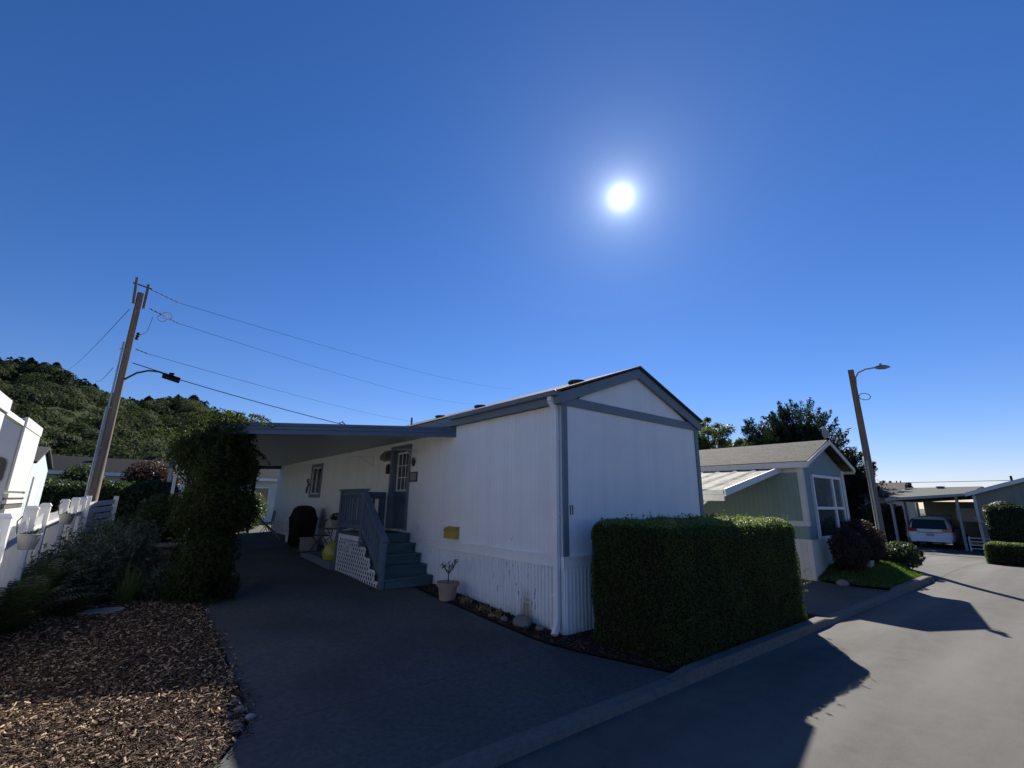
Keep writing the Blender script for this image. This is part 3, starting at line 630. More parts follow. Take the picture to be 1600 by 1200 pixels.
for k in range(7):
    y = 3.72+k*.124; MB().box(PX_-.019, PX_+.019, y-.019, y+.019, .50+(y-3.72)*.76, 1.165+(y-3.72)*.76).build('baluster', M['porch_blue'], ps)
# back rail of the landing: wide boards with gaps
b = MB(); b.box(PX_+.045, X1-.1, LY1-.05, LY1-.01, 1.80, 1.96); b.build('back_rail', M['porch_blue'], ps); MB().box(PX_+.045, X1-.1, LY1-.05, LY1-.01, LZ+.05, LZ+.22).build('back_rail', M['porch_blue'], ps)
for k in range(6):
    x = PX_+.13+k*.155; MB().box(x-.025, x+.025, LY1-.045, LY1-.015, LZ+.22, 1.80).build('baluster', M['porch_blue'], ps)
# lattice panel: diagonal strips clipped under the stepped line, framed
b = MB(); XL = PX_-.012
outline = [(3.64, g0-.02), (3.64, g0+rise-.05)]
for k in range(1, 5): outline += [(3.55+run*k+.02, g0+rise*k-.05), (3.55+run*k+.02, g0+rise*(k+1)-.05)]
outline += [(LY1-.09, LZ-.05), (LY1-.09, G(-1, 5.8)-.01)]
def top_at(y):
    k = int(np.clip(math.floor((y-3.57)/run), 0, 4)); return g0+rise*(k+1)-.05
pitch_ = .155
b_ = MB(); b_.prism([(X0+.25, 3.7, g0)]+[(X0+.25, 3.7+run*k_*1., g0+rise*(k_+.35)) for k_ in range(5)]+[(X0+.25, LY1-.1, LZ-.21), (X0+.25, LY1-.1, g0)], (.03, 0, 0)); b_.build('under_shade_panel', M['trim_dark'], ps)  # dark sheet added to stand for the shade under the steps
for sgn in (1, -1):
    for c in np.arange(-3, 9, pitch_):
        # sample along the diagonal and keep the runs inside
        ts = np.arange(3.64, LY1-.09, .012); zs = sgn*1.35*(ts-4.8)+c; ins = [(z > g0-.01 and z < top_at(y)) for y, z in zip(ts, zs)]
        i = 0
        while i < len(ts):
            if ins[i]:
                j = i
                while j+1 < len(ts) and ins[j+1]: j += 1
                if j-i >= 2: b.bar((XL-.004*sgn, ts[i], zs[i]), (XL-.004*sgn, ts[j], zs[j]), .027, .007, (1, 0, 0))
                i = j+1
            else: i += 1
for k in range(5):
    z1 = top_at(3.58+run*k+.01); ya = max(3.64, 3.57+run*k); yb = 3.57+run*(k+1) if k < 4 else LY1-.09
    b.box(XL-.016, XL-.009, ya, yb, z1-.05, z1)
    if k: b.box(XL-.017, XL-.0095, ya, ya+.045, z1-rise, z1-.05)
b.box(XL-.016, XL-.009, LY1-.14, LY1-.09, g0+.06, LZ-.10); b.box(XL-.016, XL-.009, LY0+.0, LY1-.09, LZ-.14, LZ-.1)
b.build('lattice_panel', M['lattice'], ps)
tag(MB().box(-.75, -.12, 5.0, 5.55, LZ+.001, LZ+.014).build('door_mat', M['black_cloth'], bevel=.005), 'dark door mat on the porch landing in front of the door', 'mat')

# ------------------------------------------------------------------ leaf builders
def hedge(x0, x1, y0, y1, z0, z1, n, size, m, name, label, rnd=.18, depth=.10, zb=None, seed=1, cat='hedge', lump=.05, lit_top=None):
    """clipped box hedge: a core and leaves through its outer shell"""
    r = np.random.default_rng(seed)
    o = thing(name, label, cat, ((x0+x1)/2, (y0+y1)/2, z0))
    A = [(x1-x0)*(z1-z0)]*2+[(y1-y0)*(z1-z0)]*2+[(x1-x0)*(y1-y0)]
    f = r.choice(5, n, p=np.array(A)/sum(A)); u, v = r.random(n), r.random(n)
    P = np.zeros((n, 3)); P[:, 0] = x0+u*(x1-x0); P[:, 1] = y0+u*(y1-y0); P[:, 2] = z0+v*(z1-z0)
    P[f == 0, 1] = y0; P[f == 1, 1] = y1; P[f == 2, 0] = x0; P[f == 3, 0] = x1
    k = f == 4; P[k, 1] = y0+v[k]*(y1-y0); P[k, 2] = z1; P[k, 0] = x0+u[k]*(x1-x0)
    lo = np.array([x0+rnd, y0+rnd, z0+rnd*.3]); hi = np.array([x1-rnd, y1-rnd, z1-rnd]); C = np.clip(P, lo, hi)
    D = P-C; L = np.linalg.norm(D, axis=1, keepdims=True)+1e-9; N = D/L
    P = C+N*(rnd-r.random((n, 1))**1.6*depth+(lump*vnoise(P, 3.1, seed)+.5*lump*vnoise(P, 9, seed+1))[:, None])
    P[:, 2] = np.maximum(P[:, 2], z0+.01)
    tip = (f == 4) & (r.random(n) < .5) & (lit_top is not None)
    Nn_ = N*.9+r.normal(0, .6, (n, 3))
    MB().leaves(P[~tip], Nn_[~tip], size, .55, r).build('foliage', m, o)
    if tip.any(): MB().leaves(P[tip]+N[tip]*.012, Nn_[tip], size, .55, r).build('lit_top_leaves', lit_top, o)  # part of the top leaves, coloured lighter to look sunlit
    e = depth*.5
    MB().box(x0+e, x1-e, y0+e, y1-e, z0, z1-e).build('stems', M['plant_core'], o, bevel=rnd*.6)
    return o
def ellipsoid_pts(c, rad, n, r, shell=.45, lump=.18, seed=0, zmin=None):
    d = r.normal(size=(n, 3)); d /= np.linalg.norm(d, axis=1, keepdims=True)
    k = 1-shell*r.random(n)**1.5+lump*vnoise(d, 2.6, seed)+lump*.5*vnoise(d, 6, seed+3)
    P = np.array(c)+d*np.array(rad)*k[:, None]
    if zmin is not None: P[:, 2] = np.maximum(P[:, 2], zmin+r.random(n)*.1)
    return P, d
def bush(name, label, c, rad, n, size, m, seed=1, cat='bush', aspect=.5, core=.72, stem=True, group=None):
    r = np.random.default_rng(seed); z0 = G(c[0], c[1]); o = thing(name, label, cat, (c[0], c[1], z0), group)
    P, d = ellipsoid_pts(c, rad, n, r, seed=seed, zmin=z0)
    MB().leaves(P, d+r.normal(0, .7, (n, 3)), size, aspect, r).build('foliage', m, o)
    bb = MB(); rr = np.array(rad)*core
    rg = [[(c[0]+rr[0]*math.cos(t)*math.sin(p), c[1]+rr[1]*math.sin(t)*math.sin(p), max(z0, c[2]-rr[2]*math.cos(p))) for t in np.linspace(0, 6.283, 15)[:-1]] for p in np.linspace(.15, 3.0, 9)]
    bb.rings(rg); 
    for k in range(5):
        a = k*1.26; bb.tube([(c[0], c[1], z0-.02), (c[0]+rr[0]*.5*math.cos(a), c[1]+rr[1]*.5*math.sin(a), c[2])], [.03, .015], 5)
    bb.build('stems', M['plant_core'], o, smooth=True)
    return o

# front hedge
h1 = hedge(.12, 3.84, -1.68, -.32, .0, 1.55, 125000, .029, M['hedge_leaf'], 'boxwood_hedge', 'big clipped box hedge in front of the white gable end', rnd=.19, depth=.09, seed=3, lump=.03, lit_top=M['hedge_lit_leaf'])
r = np.random.default_rng(19); b = MB()
for k in range(150):
    if r.random() < .6: p_ = np.array([r.uniform(.2, 3.8), r.uniform(-1.62, -.4), 1.54]); d_ = np.array([r.normal(0, .3), r.normal(0, .3), 1])
    else: p_ = np.array([r.uniform(.2, 3.8), -1.68, r.uniform(.2, 1.5)]); d_ = np.array([r.normal(0, .4), -1, r.normal(.3, .3)])
    l_ = r.uniform(.03, .10); tq = np.linspace(.2, 1, 7)[:, None]; b.leaves(p_+d_*l_*tq+r.normal(0, .008, (7, 3)), r.normal(size=(7, 3)), .034, .5, r)
b.build('stray_shoots', M['hedge_leaf'], h1)
r = np.random.default_rng(9); b = MB()
b.tube([(2.9, -.9, 1.4), (2.92, -.9, 1.68)], .006, 5)
b.leaves(np.array([[2.91, -.9, 1.45]])+r.normal(0, .03, (26, 3))+np.linspace(0, .24, 26)[:, None]*np.array([[0, 0, 1]]), r.normal(size=(26, 3)), .05, .6, r)
b.build('sprig', M['hedge_leaf'], h1)

# vine over the carport corner: drooping leafy stems hung from the roof edge down to the bed
vn = thing('climbing_vine', 'dark climbing vine swallowing the front corner post of the carport', 'vine', (-3.82, 4.4, G(-3.82, 4.4)))
r = np.random.default_rng(21); b = MB(); st = MB()
blobs = [((-3.72, 4.35, 2.90), (.40, .45, .34), 4800), ((-3.84, 4.4, 2.36), (.50, .6, .52), 7000), ((-4.28, 4.5, 2.58), (.28, .4, .30), 2400), ((-3.47, 4.3, 2.25), (.26, .4, .42), 2600),
         ((-3.85, 4.4, 1.6), (.52, .6, .62), 7500), ((-3.36, 4.25, 1.6), (.22, .35, .38), 1800), ((-3.8, 4.4, .9), (.46, .55, .58), 6000), ((-3.88, 4.3, .4), (.46, .5, .36), 4200), ((-3.5, 4.25, .40), (.22, .35, .25), 1500)]
for i, (c, rad, n) in enumerate(blobs):
    P, d = ellipsoid_pts(c, rad, n, r, shell=.6, lump=.33, seed=40+i, zmin=.2); b.leaves(P, d*.6+r.normal(0, .7, (n, 3)), .062, .42, r, droop=.8)
    cc = np.array(c); 
    st.rings([[(c[0]+rad[0]*.66*math.cos(t)*math.sin(p), c[1]+rad[1]*.66*math.sin(t)*math.sin(p), max(.15, c[2]-rad[2]*.66*math.cos(p))) for t in np.linspace(0, 6.283, 13)[:-1]] for p in np.linspace(.15, 3.0, 8)])
for k in range(70):   # arching shoots
    a = r.random()*6.28; i = r.integers(0, 3); c = np.array(blobs[i][0]); s = c+np.array([math.cos(a)*.4, math.sin(a)*.4, .25]); l = r.uniform(.18, .45)
    t = np.linspace(0, 1, 6)[:, None]; path = s+t*np.array([math.cos(a)*l, math.sin(a)*l, .22*l])*1.0-np.array([0, 0, 1])*(t**2)*l*.7
    st.tube(path, np.linspace(.005, .002, 6), 4)
    q = np.repeat(path, 5, 0)+r.normal(0, .018, (30, 3)); b.leaves(q, r.normal(size=(30, 3)), .058, .4, r, droop=1.2)
b.build('foliage', M['vine_leaf'], vn); st.build('stems', M['plant_core'], vn)

# ------------------------------------------------------------------ plants on the left bed
def lavender(x, y, R, Hh, n, label, seed):
    r = np.random.default_rng(seed); z0 = G(x, y); o = thing('lavender_shrub', label, 'shrub', (x, y, z0), 'grey green shrubs in the mulch bed')
    b = MB(); st = MB()
    for k in range(n):
        a = r.random()*6.28; el = r.uniform(.05, 1.0); l = r.uniform(.7, 1.05); bx, by = x+r.normal(0, R*.25), y+r.normal(0, R*.25)
        rr = R*.8*math.cos(el*1.45)*l; hh = Hh*math.sin(el*1.45+.08)*l
        t = np.linspace(.2, 1, 8); path = np.stack([bx+math.cos(a)*rr*t, by+math.sin(a)*rr*t, z0+hh*(t**.8)-.05*t*t], -1)
        st.tube(path[::2], [.006, .005, .004, .002], 3, cap=False)
        q = np.repeat(path[1:], 4, 0)+r.normal(0, .022, (28, 3)); b.leaves(q, r.normal(size=(28, 3)), .085, .2, r)
    b.build('foliage', M['lavender_leaf'], o); st.build('stems', M['bark'], o); return o
lavender(-5.0, 5.7, .95, 1.02, 420, 'largest grey green lavender shrub, sprawling in the middle of the bed', 1)
lavender(-5.35, 4.9, .75, .85, 260, 'grey green lavender shrub between the fern and the white fence', 2)
lavender(-4.85, 7.0, .7, 1.1, 260, 'grey green lavender shrub behind the bird bath by the white post', 3)
lavender(-5.15, 7.2, .9, 1.15, 260, 'grey green lavender shrub at the far end of the white fence', 4)
lavender(-4.3, 4.75, .45, .5, 160, 'low grey green lavender shrub at the foot of the vine', 5)
def fern(x, y, R, Hh, n, label, seed):
    r = np.random.default_rng(seed); z0 = G(x, y); o = thing('fern', label, 'fern', (x, y, z0), 'ferns by the white fence'); b = MB(); st = MB()
    for k in range(n):
        a = k*2.4+r.normal(0, .2); el = r.uniform(.5, 1.25); t = np.linspace(0.05, 1, 16); L = R*r.uniform(.8, 1.1)
        rr = L*t*math.cos(el)*1.2; zz = Hh*math.sin(el)*(1.9*t-1.0*t*t)
        path = np.stack([x+math.cos(a)*rr, y+math.sin(a)*rr, z0+zz], -1); st.tube(path[::3], .005, 3, cap=False)
        sd = np.array([-math.sin(a), math.cos(a), 0]); 
        for sg in (-1, 1):
            w = .13*np.sin(np.clip(t, .1, 1)*2.8+.2)[:, None]; tip = path+sd*sg*w+np.array([0, 0, -.02]); fw = np.gradient(path, axis=0)*.45
            v = np.stack([path, path+fw, tip+fw*1.3, tip+fw*.6], 1); i0 = b.verts(v.reshape(-1, 3)); b.q.append(np.arange(len(t)*4).reshape(-1, 4)+i0)
    b.build('fronds', M['fern_leaf'], o); st.build('stems', M['bark'], o); return o
fern(-5.68, 4.1, .75, .85, 40, 'large dark fern at the left edge of the photo below the fence', 11)
fern(-5.5, 5.0, .65, .85, 30, 'fern just under the hanging bucket on the fence', 12)
fern(-5.72, 3.3, .6, .75, 34, 'dark fern nearest the road, under the first fence bucket', 14)
fern(-5.25, 3.95, .4, .42, 16, 'small low fern in front of the lavender', 13)
r = np.random.default_rng(33); tx, ty = -4.70, 4.45; b = MB()
for k in range(170):
    a = r.random()*6.28; l = r.uniform(.4, .75); sp_ = r.uniform(.15, .9); t = np.linspace(0, 1, 5)[:, None]; d = np.array([math.cos(a)*sp_, math.sin(a)*sp_, 1]); d /= np.linalg.norm(d)
    p0 = np.array([tx, ty, G(tx, ty)])+np.array([r.normal(0, .05), r.normal(0, .05), 0]); path = p0+d*l*t-np.array([0, 0, 1])*t**2*l*.35*sp_
    sd = np.array([-math.sin(a), math.cos(a), 0])*.006; w = (1-t*.85); b.grid(np.stack([path-sd*w, path+sd*w], 1))
tag(b.build('grass_tuft', M['grass_leaf']), 'spiky light green grass tuft at the foot of the vine', 'grass tuft')
for (x, y, sx, sy, lab, sd) in ((-4.95, 4.0, .30, .17, 'flat grey stepping stone lying in the mulch below the grass tuft', 1), (-5.85, 4.05, .28, .14, 'flat grey stepping stone at the left edge of the photo', 2)):
    r = random.Random(sd); n = 9; z0 = G(x, y)
    b = MB().prism([(x+sx*math.cos(k*6.283/n)*r.uniform(.8, 1.1), y+sy*math.sin(k*6.283/n)*r.uniform(.8, 1.1), z0+.0) for k in range(n)], (0, 0, .045))
    tag(b.build('stepping_stone', M['slab'], bevel=.008), lab, 'stepping stone', 'stepping stones in the mulch')
bbx, bby = -4.22, 6.0; bz = G(bbx, bby)
bt = thing('bird_bath', 'grey stone bird bath half hidden between lavender and vine', 'bird bath', (bbx, bby, bz))
MB().lathe([(.16, 0), (.15, .05), (.09, .09), (.075, .3), (.085, .52), (.12, .58)], (bbx, bby, bz), 16).build('pedestal', M['stone'], bt, smooth=True)
MB().lathe([(.10, .58), (.24, .63), (.27, .67), (.25, .675), (.14, .64), (.01, .63)], (bbx, bby, bz), 20).build('bowl', M['stone'], bt, smooth=True)
# edge stones near the driveway corner
for k, (x, y, s) in enumerate(((-3.88, .02, 0.046), (-3.84, -.16, 0.034), (-3.98, -.05, 0.031), (-3.90, .2, 0.037), (-3.95, -.3, 0.037))):
    r = np.random.default_rng(50+k); b = MB()
    b.rings([[(x+s*1.2*math.cos(t)*math.sin(p)*(1+.2*math.sin(3*t+k)), y+s*math.sin(t)*math.sin(p), G(x, y)+s*.3-s*.7*math.cos(p)) for t in np.linspace(0, 6.283, 11)[:-1]] for p in np.linspace(.2, 2.95, 7)])
    tag(b.build('edge_stone', M['stone'] if k != 1 else M['slab'], smooth=True), ['rounded grey stone, biggest of those at the driveway corner of the mulch', 'palest stone at the driveway corner of the mulch', 'small stone buried deepest in the chips by the driveway corner', 'grey stone farthest up the mulch edge from the road', 'grey stone nearest the road at the mulch edge'][k], 'stone', 'stones edging the mulch')

# ------------------------------------------------------------------ bed along the skirting
def rock(x, y, s, label, seed, sq=.8):
    r = np.random.default_rng(seed); b = MB(); z0 = G(x, y); rg = []
    ph = r.random(4)*6.28
    for p in np.linspace(.15, 2.9, 10):
        rg.append([(x+s*math.cos(t)*math.sin(p)*(1+.13*math.sin(2*t+ph[0])+.08*math.sin(5*t+ph[1]+3*p)), y+s*1.15*math.sin(t)*math.sin(p)*(1+.1*math.sin(3*t+ph[2])), z0+s*sq*.55-s*sq*math.cos(p)*(1+.07*math.sin(4*t+ph[3]))) for t in np.linspace(0, 6.283, 19)[:-1]])
    return tag(b.rings(rg).build('rock', M['stone'], smooth=True), label, 'rock', 'rocks in the skirting bed')
rock(-.22, .62, .125, 'largest rounded rock against the rust stained skirting', 1)
rock(-.30, .95, .055, 'small pale rock left of the largest rock', 2); rock(-.34, 1.22, .045, 'small rock between the dry leaves and the largest rock', 3); rock(-.12, .36, .06, 'dark small rock right of the largest rock', 4)
for k, (x, y, n, lab) in enumerate(((-.3, 2.0, 40, 'dry yellow plant stubs, the clump nearest the terracotta pot'), (-.28, 1.5, 26, 'dry broken leaves, middle clump in the skirting bed'), (-.3, 1.1, 24, 'dry leaf litter clump next to the largest rock'))):
    r = np.random.default_rng(60+k); b = MB(); P = np.array([x, y, G(x, y)+.05])+r.normal(0, 1, (n, 3))*np.array([.05, .065, .03]); N = r.normal(size=(n, 3)); N[:, 2] *= .3
    b.leaves(P, N, .10, .3, r, droop=-1.5); tag(b.build('dry_plant', M['dry_leaf']), lab, 'dry plant', 'dry plants in the skirting bed')
px, py = -.40, 2.40; pz = G(px, py)
pt = thing('plant_pot', 'terracotta pot with a spindly succulent beside the bottom step', 'plant pot', (px, py, pz))
MB().lathe([(.135, 0), (.165, .22), (.195, .225), (.20, .285), (.18, .29), (.17, .25), (.01, .245)], (px, py, pz), 24).build('pot', M['terracotta'], pt, smooth=False)
b = MB(); r = np.random.default_rng(5); st = [(px, py, pz+.24), (px+.005, py, pz+.36), (px, py, pz+.46)]; b.tube(st, [.012, .010, .008], 6)
for k in range(9):
    a = k*2.4; l = r.uniform(.08, .17); tip = (px+math.cos(a)*l*.9, py+math.sin(a)*l*.9, pz+.46+l*r.uniform(.3, 1.1)); b.tube([(px, py, pz+.40+.01*k), ((px+tip[0])/2, (py+tip[1])/2, pz+.45+l*.2), tip], .006, 5)
    P = np.array([tip]*7)+r.normal(0, .022, (7, 3)); b.leaves(P, r.normal(size=(7, 3)), .06, .3, r)
b.build('succulent', M['bush_leaf'], pt)

# ------------------------------------------------------------------ under the carport
b = MB(); z0 = G(-.7, 6.6)
b.box(-1.22, -1.10, 6.06, 8.3, z0-.02, z0+.14); b.box(-1.10, -.02, 8.18, 8.3, z0-.02, z0+.139)
tag(b.build('bed_edging', M['trim_blue'], bevel=.01), 'low blue grey timber edging behind the lattice', 'edging')
bx_, by_, bzz = -.98, 6.55, z0+.27
gb = thing('garden_ball', 'yellow green round garden ball just left of the lattice', 'garden ball', (bx_, by_, z0+.02))
MB().lathe([(.25*math.sin(p), -.25*math.cos(p)) for p in np.linspace(.12, 3.02, 16)], (bx_, by_, bzz), 28).build('globe', M['ball_glaze'], gb, smooth=True)
MB().lathe([(.11, -.28), (.12, -.25), (.09, -.22)], (bx_, by_, bzz), 20).build('ring_base', M['terracotta'], gb)
def bistro_chair(x, y, a, label):
    z = G(x, y); o = thing('bistro_chair', label, 'chair', (x, y, z), 'bistro chairs under the carport'); T = lambda p: (x+rot(p, a)[0], y+rot(p, a)[1], z+p[2])
    b = MB(); n = 16; b.prism([T((.2*math.cos(k*6.283/n), .2*math.sin(k*6.283/n), .45)) for k in range(n)], (0, 0, .03)); b.build('seat', M['black_metal'], o)
    for s in (-1, 1):
        MB().tube([T((s*.19, -.19, 0)), T((s*.17, .0, .3)), T((s*.17, .18, .46))], .011, 6).build('leg', M['black_metal'], o)
        MB().tube([T((s*.19, .21, 0)), T((s*.17, .02, .3)), T((s*.17, -.19, .46)), T((s*.17, -.23, .86))], .011, 6).build('leg', M['black_metal'], o)
    b = MB(); b.tube([T((-.17, -.23, .86)), T((0, -.25, .92)), T((.17, -.23, .86))], .011, 6)
    for k in range(6): xx = -.13+k*.052; b.tube([T((xx, -.205, .52)), T((xx, -.235, .88))], .005, 5)
    b.tube([T((-.17, -.2, .54)), T((.17, -.2, .54))], .008, 5); b.build('backrest', M['black_metal'], o); return o
bistro_chair(-.62, 7.05, 2.2, 'black metal bistro chair nearest the yellow green ball')
bistro_chair(-.6, 8.75, .5, 'black metal bistro chair next to the covered grill')
tx, ty = -.55, 7.85; tz = G(tx, ty); tb = thing('bistro_table', 'small round black bistro table between the two bistro chairs', 'table', (tx, ty, tz))
MB().lathe([(.28, .70), (.30, .71), (.30, .725), (.01, .73)], (tx, ty, tz), 24).build('table_top', M['black_metal'], tb)
for k in range(3):
    a = k*2.1+.4; MB().tube([(tx+.24*math.cos(a), ty+.24*math.sin(a), tz), (tx+.05*math.cos(a), ty+.05*math.sin(a), tz+.38), (tx+.2*math.cos(a), ty+.2*math.sin(a), tz+.70)], .010, 6).build('leg', M['black_metal'], tb)
tp = thing('table_plant', 'small pale pot with a leafy plant on the bistro table', 'potted plant', (tx, ty, tz+.73))
MB().lathe([(.09, .73), (.12, .90), (.125, .93), (.10, .93), (.01, .90)], (tx, ty, tz), 18).build('pot', M['slab'], tp)
r = np.random.default_rng(8); P, d = ellipsoid_pts((tx, ty, tz+1.0), (.17, .17, .10), 260, r); MB().leaves(P, r.normal(size=(260, 3)), .06, .5, r).build('foliage', M['bush_leaf'], tp)
# covered grill
gx_, gy_ = -.62, 10.6; g_ = G(gx_, gy_); o = thing('covered_grill', 'barbecue grill under a black cloth cover against the white wall', 'grill', (gx_, gy_, g_))
rg = []
for z, hx, hy, rd in ((.06, .30, .50, .1), (.4, .30, .48, .1), (.7, .32, .55, .12), (.82, .33, .62, .14), (.9, .30, .50, .14), (1.0, .29, .42, .18), (1.10, .25, .38, .2), (1.17, .16, .28, .14), (1.19, .05, .12, .05)):
    ring = []
    for t in np.linspace(0, 6.283, 41)[:-1]:
        c, s = math.cos(t), math.sin(t); e = .45; q = 1+.035*math.sin(9*t+z*3)*(1.1-z)
        ring.append((gx_+hx*q*math.copysign(abs(c)**e, c), gy_+hy*q*math.copysign(abs(s)**e, s), g_+z))
    rg.append(ring)
MB().rings(rg).build('cover', M['black_cloth'], o, smooth=True)
for (dx, dy) in ((-.2, -.36), (.2, -.36), (-.2, .36), (.2, .36)): MB().tube([(gx_+dx-.03, gy_+dy, g_+.05), (gx_+dx+.03, gy_+dy, g_+.05)], .05, 12).build('wheel', M['rubber'], o)
b = MB(); x, y = -.75, 9.35; z = G(x, y); b.prism([(x-.19, y-.19, z), (x+.19, y-.19, z), (x+.19, y+.19, z), (x-.19, y+.19, z)], (0, 0, .30)); b.box(x-.21, x+.21, y-.21, y+.21, z+.30, z+.35)
tag(b.build('planter_box', M['slab'], bevel=.015), 'square grey planter box at the foot of the covered grill', 'planter')
b = MB(); x, y = -.55, 12.1; z = G(x, y); b.lathe([(.13, 0), (.17, .30), (.185, .31), (.185, .34), (.165, .34), (.15, .30), (.01, .29)], (x, y, z), 20)
tag(b.build('bucket', M['cream']), 'pale bucket on the ground left of the covered grill', 'bucket')
b = MB(); b.bar((-1.55, 13.6, G(-1.5, 13)+.95), (-.62, 13.0, G(-1, 13)+.02), .14, .04)
tag(b.build('leaning_board', M['wood_old']), 'old wooden board leaning at a slant left of the bucket', 'board')
o = bistro_chair(-.7, 15.0, 1.6, 'black metal chair at the far end of the carport'); o['group'] = 'bistro chairs under the carport'
bush('camellia_bush', 'dark leafy bush seen through the far end of the carport', (-1.0, 19.5, 1.2), (1.3, 1.0, 1.0), 5000, .12, M['bush_leaf'], 71)
bush('camellia_bush', 'dark bush filling the gap between the far post and the house end', (-1.55, 17.9, 1.2), (1.05, .7, 1.0), 6000, .10, M['bush_leaf'], 74)
bush('camellia_bush', 'dark bush beside the far carport posts behind the vine', (-2.9, 15.5, 1.1), (1.0, 1.3, .9), 6000, .10, M['bush_leaf'], 72)
bush('camellia_bush', 'flowering bush along the open side of the carport behind the vine', (-4.1, 10.0, 1.05), (.7, 1.6, .8), 7000, .09, M['vine_leaf'], 73)

# ------------------------------------------------------------------ white vinyl fence and its buckets
fp = [(-5.88, 2.17, 1.58), (-5.88, 3.93, 1.63), (-5.88, 5.2, 1.65), (-5.80, 6.9, 1.70), (-5.74, 8.15, 1.73), (-5.69, 9.35, 1.74)]
fn = thing('vinyl_fence', 'white vinyl picket fence running along the left of the mulch bed', 'fence', (-5.85, 5.5, .2))
fpp = [(-5.88, -1.2, 1.5), (-5.88, .45, 1.53)]+fp
for i, (x, y, zt_) in enumerate(fpp):
    po = MB().box(x-.06, x+.06, y-.06, y+.06, G(x, y)-.05, zt_-.03).build('post', M['vinyl'], fn, bevel=.006)
    MB().hexa([(x-.07, y-.07, zt_-.03), (x+.07, y-.07, zt_-.03), (x+.07, y+.07, zt_-.03), (x-.07, y+.07, zt_-.03), (x-.045, y-.045, zt_+.012), (x+.045, y-.045, zt_+.012), (x+.045, y+.045, zt_+.012), (x-.045, y+.045, zt_+.012)]).build('cap', M['vinyl'], po)
for i in range(len(fpp)-1):
    (xa, ya, za), (xb, yb, zb) = fpp[i], fpp[i+1]; a = np.array([xa, ya]); c = np.array([xb, yb]); d = (c-a)/np.linalg.norm(c-a); pa = a+d*.06; pb = c-d*.06
    for fr in (.14, .76): 
        b = MB(); b.bar((pa[0], pa[1], G(*pa)+(za-G(*a))*fr), (pb[0], pb[1], G(*pb)+(zb-G(*c))*fr),   .04, .085); b.build('rail', M['vinyl'], fn, bevel=.004)
    L = np.linalg.norm(pb-pa); n = int(L/.10); b = MB()
    for k in range(n):
        t = (k+.5)/n; q = pa+(pb-pa)*t; zq = za+(zb-za)*t; g = G(*q); b.bar((q[0], q[1], g+.05), (q[0], q[1], zq-.13-.04*math.sin(math.pi*t)), .042, .018, (1, 0, 0))
    b.build('picket_panel', M['vinyl'], fn)
fp2 = thing('slat_fence', 'white slatted fence panel behind the foot of the tall utility pole', 'fence', (-5.4, 10, .35))
for (x, y) in ((-5.62, 9.6), (-5.15, 10.5)):
    MB().box(x-.05, x+.05, y-.05, y+.05, .3, 1.78).build('post', M['vinyl'], fp2)
b = MB()
for k in range(9): b.bar((-5.59, 9.66, .42+.145*k), (-5.18, 10.44, .44+.15*k), .02, .11)
b.build('slat_panel', M['vinyl'], fp2)
def hang_bucket(x, y, z, s, label):
    o = thing('hanging_bucket', label, 'bucket', (x, y, z), 'buckets hung on the white fence')
    MB().lathe([(.085*s, 0), (.125*s, .19*s), (.135*s, .20*s), (.13*s, .215*s), (.115*s, .20*s), (.01, .185*s)], (x, y, z), 20).build('pail', M['pail_metal'], o)
    MB().tube([(x-.13*s, y, z+.2*s), (x-.16*s, y, z+.38*s), (x-.12*s, y, z+.45*s)], .006, 5).build('hook', M['black_metal'], o)
    r = np.random.default_rng(int(x*100) % 97); MB().leaves(np.array([x, y, z+.21*s])+r.normal(0, .05*s, (30, 3))*np.array([1, 1, .4]), r.normal(size=(30, 3)), .05, .5, r).build('soil_plant', M['fern_leaf'], o)
hang_bucket(-5.70, 2.55, 1.20, .78, 'grey metal bucket hung on the near part of the white fence')
hang_bucket(-5.64, 5.55, 1.33, .78, 'grey metal bucket hung farther along the white fence')

# ------------------------------------------------------------------ camper, motorhome, shed, long house, back hedge
rv = thing('motorhome', 'white motorhome, its rear coloured grey for shade, with dark rounded rear window behind the fence', 'motorhome', (-7.6, 8.9, .3))
b = MB(); b.box(-9.0, -6.73, 7.9, 9.6, .95, 3.2); b.build('body', M['rv_grey'], rv, bevel=.02)
b = MB(); b.box(-6.72, -6.69, 7.86, 9.62, 1.97, 3.05); b.box(-6.725, -6.68, 7.84, 9.64, 3.05, 3.22); b.build('side_panel', M['rv_white'], rv)
b = MB(); b.box(-6.725, -6.67, 7.86, 9.62, 1.86, 1.93); b.box(-6.725, -6.67, 7.86, 9.62, 1.76, 1.82); b.build('trim_band', M['rv_white'], rv)
b = MB(); b.box(-6.72, -6.69, 7.9, 9.6, 1.82, 1.86); b.box(-6.72, -6.69, 7.9, 9.6, 1.68, 1.76); b.build('trim_strip', M['rv_trim'], rv)
b = MB(); b.box(-6.72, -6.67, 7.9, 9.6, .75, 1.67); b.build('lower_panel', M['rv_white'], rv)
b = MB(); b.box(-6.668, -6.65, 8.5, 9.0, 1.3, 1.6); b.build('hatch', M['rv_white'], rv, bevel=.03)
b = MB(); pts = []
for (cx, cz, a0) in ((-6.90, 2.42, 0), (-7.75, 2.42, 90), (-7.75, 2.18, 180), (-6.90, 2.18, 270)):
    for k in range(6): a = math.radians(a0+k*18); pts.append((cx+.1*math.cos(a), 7.875, cz+.1*math.sin(a)))
MB().prism(pts, (0, .03, 0)).build('rear_window', M['glass_dark'], rv)
for (x, y) in ((-7.0, 9.0), (-8.7, 9.0)): MB().lathe([(.02, 0), (.34, .02), (.36, .06), (.36, .2), (.34, .24), (.02, .26)], (0, 0, 0), 20)
